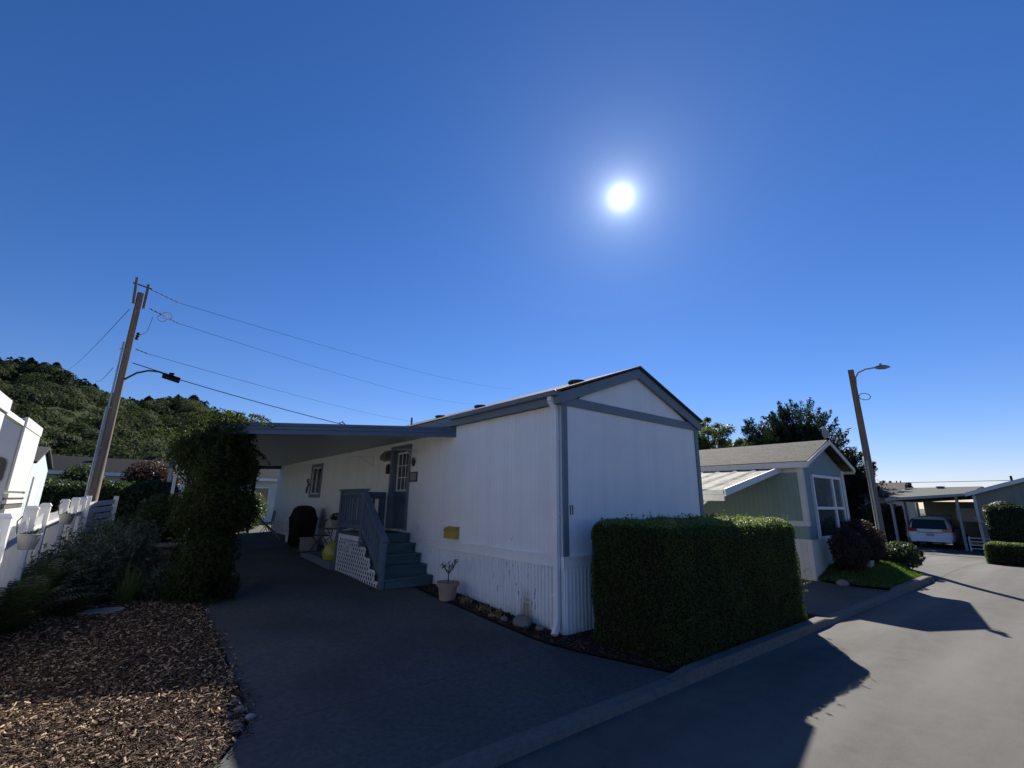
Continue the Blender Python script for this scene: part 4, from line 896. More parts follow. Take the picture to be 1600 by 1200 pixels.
for (x, y) in ((-6.95, 9.2), (-8.75, 9.2)):
    w = MB().tube([(x-.11, y, .82), (x+.11, y, .82)], .37, 22).build('wheel', M['rubber'], rv); MB().tube([(x+.10, y, .82), (x+.125, y, .82)], .2, 16).build('rim', M['grey_metal'], w)
rv.location = (-7.42, 7.6, .17)
cm = thing('camper_trailer', 'white camper trailer corner cut off by the left edge of the photo', 'camper', (-7.9, 4, .3))
MB().box(-9.2, -6.72, 1.5, 6.15, .8, 3.25).build('body', M['rv_white'], cm, bevel=.02)
b = MB(); b.box(-6.72, -6.69, 1.5, 6.2, 3.08, 3.27); b.build('roof_trim', M['rv_white'], cm)
b = MB(); b.box(-6.715, -6.70, 1.6, 6.1, 1.3, 1.45); b.build('stripe', M['rv_grey'], cm)
for (x, y) in ((-6.9, 3.0), (-6.9, 3.9), (-9.0, 3.0), (-9.0, 3.9)):
    w = MB().tube([(x-.1, y, .68), (x+.1, y, .68)], .35, 20).build('wheel', M['rubber'], cm)
b = MB(); b.bar((-6.75, 6.2, 3.1), (-6.75, 7.9, 3.1), .08, .08); b.build('awning_arm', M['rv_white'], cm)
cm.location = (-7.72, 2.85, .17)
sh = thing('garden_shed', 'narrow pale blue shed with gable between motorhome and long house', 'shed', (-7.6, 11.4, .35))
b = MB(); b.box(-8.3, -6.74, 10.2, 12.9, .3, 2.5); b.build('wall', M['pale_blue_wall'], sh)
b = MB(); b.prism([(-6.74, 10.2, 2.5), (-6.74, 12.9, 2.5), (-6.74, 11.55, 2.86)], (-1.5, 0, 0)); b.build('gable', M['pale_blue_wall'], sh)
b = MB(); b.prism([(-6.66, 10.05, 2.47), (-6.66, 11.55, 2.90), (-6.66, 13.05, 2.47), (-6.66, 13.05, 2.52), (-6.66, 11.55, 2.96), (-6.66, 10.05, 2.52)], (-1.75, 0, 0)); b.build('roof', M['shingle_grey'], sh)
b = MB(); b.box(-6.738, -6.71, 10.75, 11.6, .35, 2.2); b.build('door', M['white_paint'], sh)
# long house behind
lh = thing('long_house', 'long low pale house with dark grey roof in front of the hill', 'house', (-4, 28, .4))
b = MB(); b.box(-12, 3, 25.2, 31, .3, 2.85); b.build('wall', M['pale_blue_wall'], lh)
b = MB(); b.prism([(-12.3, 24.8, 2.86), (-12.3, 28.1, 3.75), (-12.3, 31.4, 2.86), (-12.3, 31.4, 2.78), (-12.3, 28.1, 3.65), (-12.3, 24.8, 2.78)], (15.6, 0, 0)); lr = b.build('roof', M['shingle_slate'], lh)
MB().box(-6.6, -6.3, 27.0, 27.3, 3.3, 3.75).build('chimney', M['grey_metal'], lr)
b = MB(); b.box(-12.3, 3.3, 24.68, 24.795, 2.72, 2.87); b.build('gutter', M['white_paint'], lh)
for x in (-9.5, -6.5, -2.8, .2):
    w = MB().box(x, x+1.2, 25.15, 25.2, 1.3, 2.4).build('window', M['white_paint'], lh); MB().box(x+.08, x+1.12, 25.12, 25.149, 1.38, 2.32).build('pane', M['glass_dark'], w)
hedge(-9.0, -3.6, 14.6, 16.0, .42, 2.2, 26000, .10, M['bush_leaf'], 'cypress_hedge', 'dark tall hedge behind the white fence and utility pole', rnd=.3, depth=.3, seed=14, lump=.14)
bush('smoke_bush', 'purple leaved bush above the dark hedge, right of the pole', (-4.35, 18.5, 2.4), (1.0, .9, .75), 2600, .12, M['burgundy_leaf'], 15)
bush('small_tree', 'dark bushy small tree in front of the long grey roof, left of pole', (-6.4, 19.0, 2.1), (.75, .7, .9), 2200, .13, M['bush_leaf'], 16)
gt = thing('garden_trellis', 'weathered grey trellis standing between dark hedge and vine', 'trellis', (-4.2, 12, .4))
b = MB()
for k in range(4): x = -4.6+k*.24; MB().bar((x, 12, .38), (x+.06, 12, 1.72), .05, .03, (0, 1, 0)).build('stake', M['wood_old'], gt)
for k in range(4): b.bar((-4.66, 11.97, .65+k*.33), (-3.78, 11.97, .67+k*.33), .015, .04)
b.build('cross_slats', M['wood_old'], gt)

# ------------------------------------------------------------------ tall utility pole
ux, uy = -5.56, 10.06; ug = G(ux, uy)
up = thing('utility_pole', 'tall weathered wooden utility pole carrying wires and conduit behind the fence', 'utility pole', (ux, uy, ug))
ut = 7.0
MB().tube([(ux, uy, ug-.1), (ux, uy, 3.0), (ux+.0, uy, ut)], [.095, .082, .068], 16).build('pole', M['wood_pole'], up, smooth=True)
b = MB(); b.tube([(ux-.11, uy-.05, ug), (ux-.105, uy-.05, 5.6)], .02, 8)
b.tube([(ux-.14, uy-.12, ug), (ux-.14, uy-.12, 3.9)], .018, 8); b.build('conduit', M['conduit'], up)
b = MB()
for z in (1.9, 2.9, 3.9, 5.4): b.bar((ux-.15, uy-.08, z), (ux, uy-.03, z), .02, .03)
b.build('conduit_bracket', M['conduit'], up)
b = MB(); b.bar((ux-.10, uy-.10, ut-.35), (ux-.14, uy-.12, ut+.36), .055, .06, (0, 1, 0)); b.build('ridge_iron', M['wood_pole'], up)
b = MB(); b.bar((ux+.12, uy+.05, ut-.38), (ux+.12, uy+.05, ut+.30), .06, .07, (0, 1, 0)); b.bar((ux-.2, uy, ut+.24), (ux+.2, uy+.1, ut+.22), .03, .03); b.build('ridge_iron', M['wood_pole'], up)
def insul(bb, a, c, r=.045, n=6):
    a = np.array(a); c = np.array(c); t = np.linspace(0, 1, 2*n+1); rr = [r if k % 2 else r*.5 for k in range(2*n+1)]; bb.tube(a+(c-a)*t[:, None], rr, 8)
b = MB(); insul(b, (ux+.15, uy+.06, ut+.2), (ux+.85, uy+.5, ut+.14), .014); insul(b, (ux+.25, uy+.12, ut-.33), (ux+.55, uy+.3, ut-.38), .018, 3); insul(b, (ux+.72, uy+.4, ut-.42), (ux+.95, uy+.52, ut-.46), .014, 3); insul(b, (ux+.12, uy+.1, ut-1.25), (ux+.14, uy+.1, ut-1.05), .05, 3); insul(b, (ux+.15, uy+.1, ut-1.5), (ux+.42, uy+.24, ut-1.54), .015, 3)
b.build('insulator', M['porcelain'], up)
b = MB()
for cx, cz, rr in ((.55, -.47, .10), (.65, -.37, .11)): b.tube([(ux+cx+rr*math.cos(t), uy+.3+.3*rr*math.sin(t), ut+cz+rr*math.sin(t)) for t in np.linspace(0, 6.283, 17)], 0.011, 6)
b.tube([(ux+.35, uy+.25, ut-.5), (ux+.3, uy+.2, ut-.95), (ux+.15, uy+.12, ut-1.15)], .008, 5); 
b.build('wire_loop', M['conduit'], up)
lm = MB(); lm.tube([(ux+.06, uy, 4.64), (ux+.28, uy+.02, 4.86), (ux+.5, uy+.05, 4.97), (ux+.72, uy+.08, 4.99), (ux+.95, uy+.1, 4.93), (ux+1.2, uy+.12, 4.86)], .024, 8); arm = lm.build('lamp_arm', M['black_metal'], up)
b = MB(); a0 = np.array([ux+.83, uy-.02, 4.84]); b.hexa([(ux+.80, uy-.14, 4.88), (ux+1.20, uy-.14, 4.79), (ux+1.20, uy+.30, 4.79), (ux+.80, uy+.30, 4.88), (ux+.83, uy-.10, 4.95), (ux+1.21, uy-.10, 4.87), (ux+1.21, uy+.26, 4.87), (ux+.83, uy+.26, 4.95)]); b.tube([(ux+1.0, uy+.08, 4.9), (ux+1.0, uy+.08, 5.0)], .06, 8)
b.build('lamp_head', M['lamp_black'], up, bevel=.01)
def wire(a, c, sag, r, label, n=24):
    a = np.array(a, float); c = np.array(c, float); t = np.linspace(0, 1, n)[:, None]; p = a+(c-a)*t; p[:, 2] -= (4*sag*t*(1-t))[:, 0]
    return tag(MB().tube(p, r, 5).build('power_line', M['wire']), label, 'wire', 'wires on the utility pole')
wire((ux+.85, uy+.5, ut+.14), (32.66, 41.84, 16.4), .5, .006, 'topmost thin wire running right from the pole top')
wire((ux+.95, uy+.52, ut-.46), (28.6, 44.84, 14.2), .5, .006, 'second wire running right from the coiled loops on the pole')
wire((ux+.42, uy+.24, ut-1.54), (24.5, 44.0, 10.9), .5, .006, 'third wire running right, lowest of the three thin ones')
wire((ux+1.2, uy+.12, 4.86), (.50, 11.2, 4.30), .03, .012, 'thick black service cable from the lamp arm toward the white home')
wire((ux+.15, uy, 5.1), (ux+1.2, uy+.12, 4.90), .0, .012, 'short slack wire from the pole onto the lamp arm', 8)
wire((ux-.15, uy, ut-.5), (-11.6, 54.7, 13.1), .3, .007, 'upper guy wire running left from the pole toward the hill')
wire((ux-.2, uy, 4.9), (-7.83, 35, 9.1), .2, .007, 'lower wire running left from the pole toward the hill')
b = MB(); b.tube([(.55, 11.2, 3.6), (.55, 11.2, 4.32), (.45, 11.2, 4.40), (.36, 11.2, 4.34)], .03, 8); b.build('service_mast', M['conduit'], home)

# ------------------------------------------------------------------ blue green neighbour house
nb = thing('blue_house', 'blue green manufactured house with cream trim and brown shingle roof', 'house', (10.2, 5, 0))
NX0, NX1, NY0, NY1 = 8.5, 11.6, -.2, 12.0; NR = 10.12
b = MB(); b.box(NX0, NX0+.1, NY0+.1, NY1, .93, 2.86); b.box(NX1-.1, NX1, NY0+.1, NY1, .93, 2.86); b.box(NX0, NX1, NY1, NY1+.1, .93, 2.86); b.build('side_wall', M['sage'], nb)
ey = -.43
b = MB(); b.box(NX0, NX1, NY0, NY0+.1, .93, 2.80); b.prism([(NX0, NY0, 2.80), (NX1, NY0, 2.80), (NR, NY0, 3.42)], (0, .1, 0)); b.build('end_wall', M['sage_end_shaded'], nb)
b = MB()
b.box(NX0-.025, NX0+.09, NY0-.025, NY0, 1.28, 2.80); b.box(NX0-.025, NX0, NY0, NY0+.1, 1.28, 2.80)
b.box(NX1-.17, NX1+.025, NY0-.025, NY0, 1.28, 2.80); b.box(NX0-.022, NX0, NY0+.1, NY1, 1.27, 1.40); b.box(NX0-.022, NX0, NY0+.1, NY1, 2.62, 2.76)
b.build('trim', M['cream'], nb)
b = MB(); 
b.prism([(8.30, ey, 2.80), (NR, ey, 3.50), (11.92, ey, 2.80), (11.92, ey, 2.89), (NR, ey, 3.59), (8.30, ey, 2.89)], (0, NY1-ey+.3, 0)); nr = b.build('roof', M['shingle_brown'], nb)
b = MB()
b.prism([(8.28, ey-.03, 2.76), (NR, ey-.03, 3.46), (11.94, ey-.03, 2.76), (11.94, ey-.03, 2.87), (NR, ey-.03, 3.57), (8.28, ey-.03, 2.87)], (0, .03, 0)); b.box(8.27, 8.30, ey, NY1, 2.72, 2.87); b.box(11.92, 11.95, ey, NY1, 2.72, 2.87)
b.prism([(8.31, ey+.02, 2.74), (NX0, ey+.02, 2.74), (NX0, ey+.02, 2.76), (8.31, ey+.02, 2.76)], (0, NY1, 0))
b.build('fascia', M['cream'], nb)
MB().box(9.5, 9.8, 6.0, 6.3, 3.3, 3.72).build('roof_vent', M['grey_metal'], nr)
b = MB(); ribbed(b, (NX0-.03, 3.0), (NX0-.03, NY0-.03), lambda x, y: -.03, .93, (-1, 0), .12, .012); ribbed(b, (NX0-.03, NY0-.03), (NX1+.03, NY0-.03), lambda x, y: -.03, .93, (0, -1), .12, .012)
b.box(NX0-.045, NX1+.04, NY0-.045, NY0-.03, .90, .96); b.box(NX0-.045, NX0-.03, NY0-.03, 3, .90, .96)
b.build('skirting', M['cream'], nb)
def bay(xa, xb, za, zb, split):
    wn = MB(); fr = .07; y = NY0
    for (a, c, d, e) in ((xa-fr, xa, za-fr, zb+fr), (xb, xb+fr, za-fr, zb+fr), (xa, xb, za-fr, za), (xa, xb, zb, zb+fr), (split-.06, split+.06, za, zb)): wn.box(a, c, y-.06, y, d, e)
    zm = za+(zb-za)*.47; wn.box(xa, split-.06, y-.055, y, zm-.035, zm+.035); wn.box(split+.06, xb, y-.055, y, zm-.035, zm+.035)
    o = wn.build('window', M['white_paint'], nb)
    for (a, c) in ((xa, split-.06), (split+.06, xb)): 
        MB().box(a, c, y-.025, y-.004, za, zm).build('pane', M['glass_teal'], o); MB().box(a, c, y-.025, y-.004, zm, zb).build('pane', M['glass_pale'], o)
bay(9.10, 11.14, 1.02, 2.52, 10.5)
b = MB(); b.bar((NX1+.02, .4, 2.1), (NX1+.45, .4, 2.1), .3, .03); b.bar((NX1+.02, .4, 1.75), (NX1+.4, .4, 2.08), .03, .03); b.build('side_canopy', M['cream'], nb)
b = MB(); b.box(NX1+.05, NX1+1.2, .2, .26, .85, .95); 
for k in range(8): b.box(NX1+.08+k*.15, NX1+.12+k*.15, .21, .25, .1, .85)
b.build('side_railing', M['cream'], nb)
# metal awning
aw = thing('metal_awning', 'mossy corrugated metal awning sloping off the blue green house', 'awning', (6.9, 4, 0))
ax0, az0, ax1, az1, ay0, ay1 = 5.4, 2.06, 8.46, 2.72, .3, 9.0
b = MB(); nys = np.arange(ay0, ay1, .1); hgt = np.where((np.arange(len(nys)) % 5) == 0, .028, np.where((np.arange(len(nys)) % 5) == 1, .0, 0)); xs_ = np.linspace(ax0, ax1, 12)
P = np.zeros((len(nys), 12, 3)); P[:, :, 0] = xs_; P[:, :, 1] = nys[:, None]; P[:, :, 2] = az0+(xs_-ax0)/(ax1-ax0)*(az1-az0)+hgt[:, None]+.03
b.grid(P); b.prism([(ax0, ay0, az0-.0), (ax1, ay0, az1), (ax1, ay0, az1+.022), (ax0, ay0, az0+.022)], (0, ay1-ay0, 0)); b.build('roof_sheet', M['moss_metal'], aw)
b = MB(); b.prism([(ax0-.06, ay0-.04, az0-.10), (ax1, ay0-.04, az1-.08), (ax1, ay0-.04, az1+.06), (ax0-.06, ay0-.04, az0+.06)], (0, .035, 0)); b.build('rake_board', M['white_paint'], aw)
b = MB(); b.box(ax0-.06, ax0-.02, ay0, ay1, az0-.20, az0+.03); b.box(ax0-.09, ax0-.06, ay0, ay1, az0-.06, az0+.01); b.build('gutter_board', M['cream'], aw)
for y in (1.2, 4.0, 7.5):
    MB().box(ax0, ax0+.09, y, y+.09, 0, az0).build('post', M['white_paint'], aw); MB().bar((ax0+.045, y+.05, az0-.55), (ax0+.045, y-.5, az0-.15), .05, .05, (1, 0, 0)).build('brace', M['white_paint'], aw)
# roof ornament: a perched metal bird
rx, ry, rz = 10.12, -.38, 3.60
ro = thing('roof_bird', 'grey bird figure perched on the front ridge of the blue house', 'roof ornament', (rx, ry, rz))
b = MB(); b.rings([[(rx+dx+r_x*math.cos(t)*.8, ry+r_x*math.sin(t), rz+z) for t in np.linspace(0, 6.283, 13)[:-1]] for z, r_x, dx in ((.04, .03, .02), (.07, .06, .02), (.13, .085, .01), (.2, .08, 0), (.25, .05, -.01), (.28, .05, -.02), (.32, .045, -.03), (.35, .015, -.03))]); b.bar((rx-.07, ry, rz+.30), (rx-.12, ry, rz+.285), .02, .02); b.build('body', M['slab'], ro, smooth=True)
b = MB(); b.prism([(rx+.05, ry+.07, rz+.22), (rx+.10, ry+.08, rz+.05), (rx+.15, ry+.05, rz+.0), (rx+.08, ry+.085, rz+.2)], (0, -.02, 0)); b.prism([(rx+.05, ry-.07, rz+.22), (rx+.10, ry-.08, rz+.05), (rx+.15, ry-.05, rz+.0), (rx+.08, ry-.085, rz+.2)], (0, .02, 0)); b.build('wing', M['grey_metal'], ro)
MB().tube([(rx, ry, rz-.05), (rx, ry, rz+.06)], .015, 6).build('perch', M['black_metal'], ro)

# shrubs and lawn by the neighbour
bush('burgundy_shrub', 'dark burgundy shrub against the blue house window, nearer one', (9.15, -.78, .72), (.45, .38, .56), 9000, .055, M['burgundy_leaf'], 81, group='burgundy shrubs')
bush('burgundy_shrub', 'dark burgundy shrub on the lawn corner, farther from the hedge', (11.0, -.55, .84), (.66, .55, .56), 12000, .055, M['burgundy_leaf'], 82, group='burgundy shrubs')
bush('round_shrub', 'low wide green shrub at the lawn corner by the kerb', (12.5, -.9, .42), (.78, .65, .36), 5200, .10, M['bush_leaf'], 83, aspect=.4)
b = MB(); b.bar((8.45, -.95, .07), (9.15, -1.0, .07), .09, .10); tag(b.build('landscape_timber', M['wood_old'], bevel=.01), 'short timber edging at the foot of the nearer burgundy shrub', 'timber')
rock(8.28, -.82, .11, 'rock at the end of the short timber by the cream skirting', 20)
b = MB(); b.prism([(9.75, -1.0, .2), (10.05, -1.0, .2), (10.05, -1.05, .46), (9.75, -1.05, .46)], (0, .16, 0)); tag(b.build('white_block', M['slab'], bevel=.02), 'pale block on the lawn between the two burgundy shrubs', 'block')

# street light pole
lx, ly = 14.55, -.2; lg = G(lx, ly)
lp = thing('street_light', 'wooden pole with a small curved arm lamp by the side street', 'street light', (lx, ly, lg))
MB().tube([(lx, ly, lg-.1), (lx-.02, ly+.02, 3.3), (lx-.05, ly+.05, 6.52)], [.118, .106, .09], 16).build('pole', M['wood_pole'], lp, smooth=True)
MB().tube([(lx-.15, ly+.0, lg), (lx-.14, ly+.02, 3.3)], .025, 8).build('conduit', M['conduit'], lp)
rt = np.array([.75, -.66, 0]); p0 = np.array([lx+.05, ly-.03, 6.1])
MB().tube([p0+np.array([0, 0, -.15]), p0+np.array([0, 0, .15]), p0+rt*.12+np.array([0, 0, .33]), p0+rt*.4+np.array([0, 0, .46]), p0+rt*.8+np.array([0, 0, .53])], .028, 8).build('arm', M['conduit'], lp)
b = MB(); q0 = p0+rt*.75+np.array([0, 0, .52]); q1 = p0+rt*1.25+np.array([0, 0, .55]); b.tube([q0, q0+(q1-q0)*.2, q0+(q1-q0)*.7, q1], [.04, .075, .08, .03], 10); b.tube([q0+(q1-q0)*.4, q0+(q1-q0)*.4+np.array([0, 0, .14])], .04, 8); b.build('lamp_head', M['grey_metal'], lp)
b = MB(); b.tube([p0+rt*(.2+.2*math.cos(t))+np.array([0, 0, -.55+.12*math.sin(t)]) for t in np.linspace(0, 6.283, 15)], .012, 5); b.build('wire_loop', M['wire'], lp)

# ------------------------------------------------------------------ house at the end of the road, carport and van
EX = 29.0; eg = -.36
eh = thing('green_house', 'low grey green house with white rake trim at the road end', 'house', (33, -6, eg))
yl0, yr0, rp = -.83, -14.5, -7.6
zl = 2.45; zp = zl+.33*(yl0-rp)*1.0
b = MB(); b.box(EX, EX+9, -13.5, yl0, eg, zl); b.prism([(EX, yl0, zl), (EX, -13.5, zl), (EX, rp, zp-.1)], (9, 0, 0)); b.build('wall', M['grey_green'], eh)
b = MB(); b.prism([(EX-.25, yl0+.25, zl-.02), (EX-.25, rp, zp), (EX-.25, -14.2, zl), (EX-.25, -14.2, zl+.10), (EX-.25, rp, zp+.10), (EX-.25, yl0+.25, zl+.08)], (9.5, 0, 0)); er = b.build('roof', M['shingle_grey'], eh)
b = MB(); b.prism([(EX-.29, yl0+.25, zl-.10), (EX-.29, rp, zp-.08), (EX-.29, rp, zp+.11), (EX-.29, yl0+.25, zl+.09)], (.035, 0, 0)); b.prism([(EX-.29, rp, zp-.08), (EX-.29, -14.2, zl-.10), (EX-.29, -14.2, zl+.09), (EX-.29, rp, zp+.11)], (.035, 0, 0)); b.build('rake_trim', M['white_paint'], eh)
b = MB(); b.box(EX-.03, EX, yl0-.1, yl0+.02, eg, zl); b.build('corner_trim', M['cream'], eh)
MB().tube([(31, -2.2, 2.5), (31, -2.2, 3.45)], .05, 8).build('vent_pipe', M['black_metal'], er)
ec = thing('end_carport', 'flat roofed carport sheltering the white van', 'carport', (32, 1, eg))
b = MB(); b.prism([(EX-.2, yl0, 2.40), (EX-.2, 2.75, 2.12), (EX-.2, 2.75, 2.22), (EX-.2, yl0, 2.50)], (8.5, 0, 0)); b.prism([(EX-.2, yl0, 2.51), (EX+4.5, yl0, 2.98), (EX+8.3, yl0, 2.51)], (0, .05, 0)); b.hexa([(EX-.19, yl0+.05, 2.49), (EX-.19, 2.75, 2.225), (EX+4.5, 2.75, 2.92), (EX+4.5, yl0+.05, 2.97), (EX-.19, yl0+.05, 2.53), (EX-.19, 2.75, 2.26), (EX+4.5, 2.75, 2.96), (EX+4.5, yl0+.05, 3.01)]); ecr = b.build('roof', M['shingle_grey'], ec)
b = MB(); b.prism([(EX-.25, yl0+.02, 2.40), (EX-.25, 2.8, 2.10), (EX-.25, 2.8, 2.25), (EX-.25, yl0+.02, 2.53)], (.045, 0, 0)); b.box(EX-.2, EX+8.3, 2.755, 2.8, 2.10, 2.25); b.build('fascia', M['grey_metal_paint'], ec)
for (x, y) in ((EX+.4, 2.68), (EX+3.4, 2.68), (EX+6.4, 2.68), (EX+.2, -.15)):
    MB().box(x-.06, x+.06, y-.06, y+.06, eg-.02, 2.09 if y > 1 else 2.38).build('post', M['grey_metal_paint'], ec)
b = MB(); b.box(EX+7.2, EX+7.3, yl0, 2.5, eg, 2.15); wl = b.build('back_wall', M['grey_green'], ec)
b = MB(); b.box(EX+7.16, EX+7.2, -.4, 1.0, .95, 1.75); b.build('window', M['white_paint'], ec)
# roof fittings seen above the carport
for (x, y, lab, s) in ((33, .8, 'dark low roof vent on the carport, right one', .15), (35, 3.6, 'dark low roof vent on the carport, left one', .15)):
    pass
b = MB(); b.tube([(33, 2.6, 2.7), (33, 2.6, 3.15), (33, 2.52, 3.25), (33, 2.38, 3.25), (33, 2.30, 3.15)], .05, 8); b.build('gooseneck_vent', M['roof_vent'], ec)
b = MB().lathe([(.15, 0), (.15, .1), (.22, .12), (.2, .18), (.01, .2)], (32.5, .9, 2.82), 14); b.build('roof_vent', M['slab'], ec)
b = MB().lathe([(.15, 0), (.15, .1), (.22, .12), (.2, .18), (.01, .2)], (32.6, 3.0-.6, 2.72), 14); b.build('roof_vent', M['roof_vent'], ec)

def minivan(x, y, z, label):
    o = thing('minivan', label, 'van', (x, y, z)); A = lambda p: (x+p[0], y+p[1], z+p[2])
    # stations from the rear (0) to the nose (4.9): (s, z0, zbelt, ztop, wl, wb, wt)
    st = [(0, .36, .92, 1.0, .82, .86, .70), (.05, .30, .95, 1.20, .90, .92, .72), (.16, .28, .97, 1.45, .93, .95, .70), (.34, .27, .98, 1.62, .94, .96, .68), (.8, .26, .98, 1.69, .95, .97, .68), (2.0, .26, .97, 1.71, .95, .97, .69), (2.9, .26, .97, 1.66, .95, .97, .68), (3.4, .26, .99, 1.45, .95, .96, .66), (3.95, .27, .98, 1.08, .94, .94, .66), (4.4, .28, .86, .93, .90, .88, .62), (4.75, .32, .70, .76, .80, .78, .55), (4.86, .40, .60, .64, .66, .64, .45)]
    rg = []
    for (s, z0, zb, zt__, wl_, wb, wt) in st:
        half = [(-wl_*.9, z0), (-wl_, z0+.12), (-wb, (z0+zb)/2+.05), (-wb*.985, zb), (-wt-(wb-wt)*.12, zb+(zt__-zb)*.86), (-wt*.86, zt__-.012), (-wt*.4, zt__)]
        rg.append([A((s, yy_, zz)) for yy_, zz in half]+[A((s, -yy_, zz)) for yy_, zz in reversed(half)])
    bd = MB().rings(rg).build('body', M['car_paint'], o, smooth=False)
    m_ = bd.modifiers.new('subd', 'SUBSURF'); m_.levels = 2; m_.render_levels = 2
    for p in bd.data.polygons: p.use_smooth = True
    b = MB(); b.rings([[A(q) for q in ((-.055+dx, -.76, 1.0), (-.055+dx, .76, 1.0), (.10+dx, .66, 1.50), (.10+dx, -.66, 1.50))] for dx in (-.012, .10)]); b.build('rear_window', M['glass_dark'], o, bevel=.02)
    for sg in (-1, 1):
        b = MB(); b.prism([A((.42, sg*.958, 1.03)), A((3.1, sg*.962, 1.03)), A((3.45, sg*.93, 1.08)), A((2.95, sg*.80, 1.50)), A((.55, sg*.80, 1.52))], (0, sg*.012, 0)); b.build('side_window', M['glass_dark'], o)
        b = MB(); b.hexa([A((-.06, sg*.52, .86)), A((.02, sg*.93, .84)), A((.32, sg*.985, .88)), A((.3, sg*.6, .84)), A((-.05, sg*.52, 1.0)), A((.04, sg*.93, 1.10)), A((.34, sg*.98, 1.06)), A((.3, sg*.6, .97))]); b.build('tail_light', M['tail_red'], o, bevel=.012)
        b = MB(); b.tube([A((2.9, sg*.97, 1.05)), A((2.9, sg*1.08, 1.08))], [.04, .09], 8); b.build('mirror', M['car_paint'], o)
        b = MB(); b.tube([A((.7, sg*.60, 1.70)), A((.9, sg*.60, 1.755)), A((2.6, sg*.60, 1.76)), A((2.8, sg*.60, 1.70))], .018, 6); b.build('roof_rail', M['grey_metal'], o)
        for s in (.95, 3.95):
            w = MB().tube([A((s, sg*.74, .33)), A((s, sg*.955, .33))], .33, 24).build('wheel', M['rubber'], o); MB().tube([A((s, sg*.94, .33)), A((s, sg*.965, .33))], .21, 16).build('rim', M['grey_metal'], w)
    b = MB(); b.box(x-.06, x+.2, y-.86, y+.86, z+.30, z+.55); b.build('bumper', M['car_paint'], o, bevel=.05)
    b = MB(); b.box(x-.035, x+.0, y-.55, y+.55, z+.80, z+.85); b.build('chrome_strip', M['grey_metal'], o)
    MB().box(x-.04, x-.02, y-.17, y+.17, z+.64, z+.77).build('licence_plate', M['plate'], o)
    b = MB(); b.box(x-.065, x-.06, y-.6, y+.6, z+.30, z+.34); b.build('bumper_slot', M['car_dark'], o)
    MB().box(x+.02, x+.3, y-.62, y+.62, z+1.585, z+1.61).build('spoiler', M['car_paint'], o, bevel=.012)
    return o
minivan(29.4, 1.24, eg, 'white minivan parked nose in under the flat carport, seen from behind')
gt2 = thing('white_rack', 'low white railing beside the carport post right of the van', 'railing', (EX-.1, -.9, eg))
b = MB()
for k in range(4): b.box(EX-.13, EX-.09, -1.5, -.35, eg+.12+k*.17, eg+.17+k*.17)
b.build('rails', M['white_paint'], gt2)
for y in (-1.5, -.9, -.35): MB().box(EX-.14, EX-.08, y-.03, y+.03, eg, eg+.72).build('post', M['white_paint'], gt2)
b = MB(); b.bar((EX-.1, -1.2, eg+1.35), (EX-.1, -.65, eg+1.7), .04, .05, (1, 0, 0)); tag(b.build('white_pole', M['white_paint']), 'white pole leaning on the grey green wall above the low railing', 'pole')
def column(name, label, x, y, R, z1, n, m, seed, group=None):
    r = np.random.default_rng(seed); z0 = G(x, y); o = thing(name, label, 'shrub', (x, y, z0), group)
    t = r.random(n)*6.283; v = r.random(n); Hh = z1-z0; cap = r.random(n) < .22; rr = R*(1-.12*(1-v))*(1+.06*vnoise(np.stack([np.cos(t), np.sin(t), v*2], -1), 3, seed)); z = z0+Hh*v*.92
    u = np.sqrt(r.random(n)); rr = np.where(cap, R*u, rr-r.random(n)*.12); z = np.where(cap, z1-.45*u**2.2-r.random(n)*.06, z); k = np.clip((z-(z1-.6))/.6, 0, 1); rr = np.where(cap, rr, rr*(1-.25*k*k))
    P = np.stack([x+rr*np.cos(t), y+rr*np.sin(t), z], -1); N = np.stack([np.cos(t), np.sin(t), np.where(cap, 2, .2)], -1)
    MB().leaves(P, N+r.normal(0, .6, (n, 3)), .085, .5, r).build('foliage', m, o); MB().lathe([(R*.7, 0), (R*.86, Hh*.4), (R*.84, Hh*.8), (R*.6, Hh-.15)], (x, y, z0), 18).build('stems', M['plant_core'], o); return o
column('clipped_yew', 'tall round topped clipped shrub against the grey green house wall', 27.2, -1.98, .72, 2.12, 11000, M['bush_leaf'], 91)
column('clipped_yew', 'tall dark clipped shrub by the left post of the end carport', 30.6, 3.75, .75, 2.05, 9000, M['bush_leaf'], 92, 'dark clipped shrubs left of the carport')
column('clipped_yew', 'tall dark clipped shrub farther in beside the van', 33.2, 3.7, .75, 2.05, 9000, M['bush_leaf'], 93, 'dark clipped shrubs left of the carport')
hedge(18.9, 20.2, -6.5, -2.0, -.13, .60, 30000, .06, M['hedge_leaf'], 'low_hedge', 'low flat topped clipped hedge at the right edge of the photo', rnd=.2, depth=.1, seed=95, lump=.03)
# house behind the street light
fh = thing('beige_house', 'beige house with low brown roof behind the street light pole', 'house', (40, 8, eg))
b = MB(); b.box(37.5, 44, 4.4, 12, eg, 2.45); b.build('wall', M['beige'], fh)
b = MB(); b.prism([(37.1, 3.9, 2.42), (40.7, 3.9, 3.45), (44.4, 3.9, 2.42), (44.4, 3.9, 2.55), (40.7, 3.9, 3.58), (37.1, 3.9, 2.55)], (0, 8.6, 0)); b.build('roof', M['shingle_brown'], fh)
for y in (5.4, 8.4):
    w = MB().box(37.44, 37.5, y, y+1.4, .9, 2.0).build('window', M['white_paint'], fh); MB().box(37.41, 37.439, y+.08, y+1.32, .98, 1.92).build('pane', M['glass_dark'], w)
hedge(27.0, 34.0, 6.2, 7.4, eg, 1.55, 14000, .10, M['bush_leaf'], 'laurel_hedge', 'dark leafy hedge in front of the beige house', rnd=.3, depth=.25, seed=97, lump=.15)
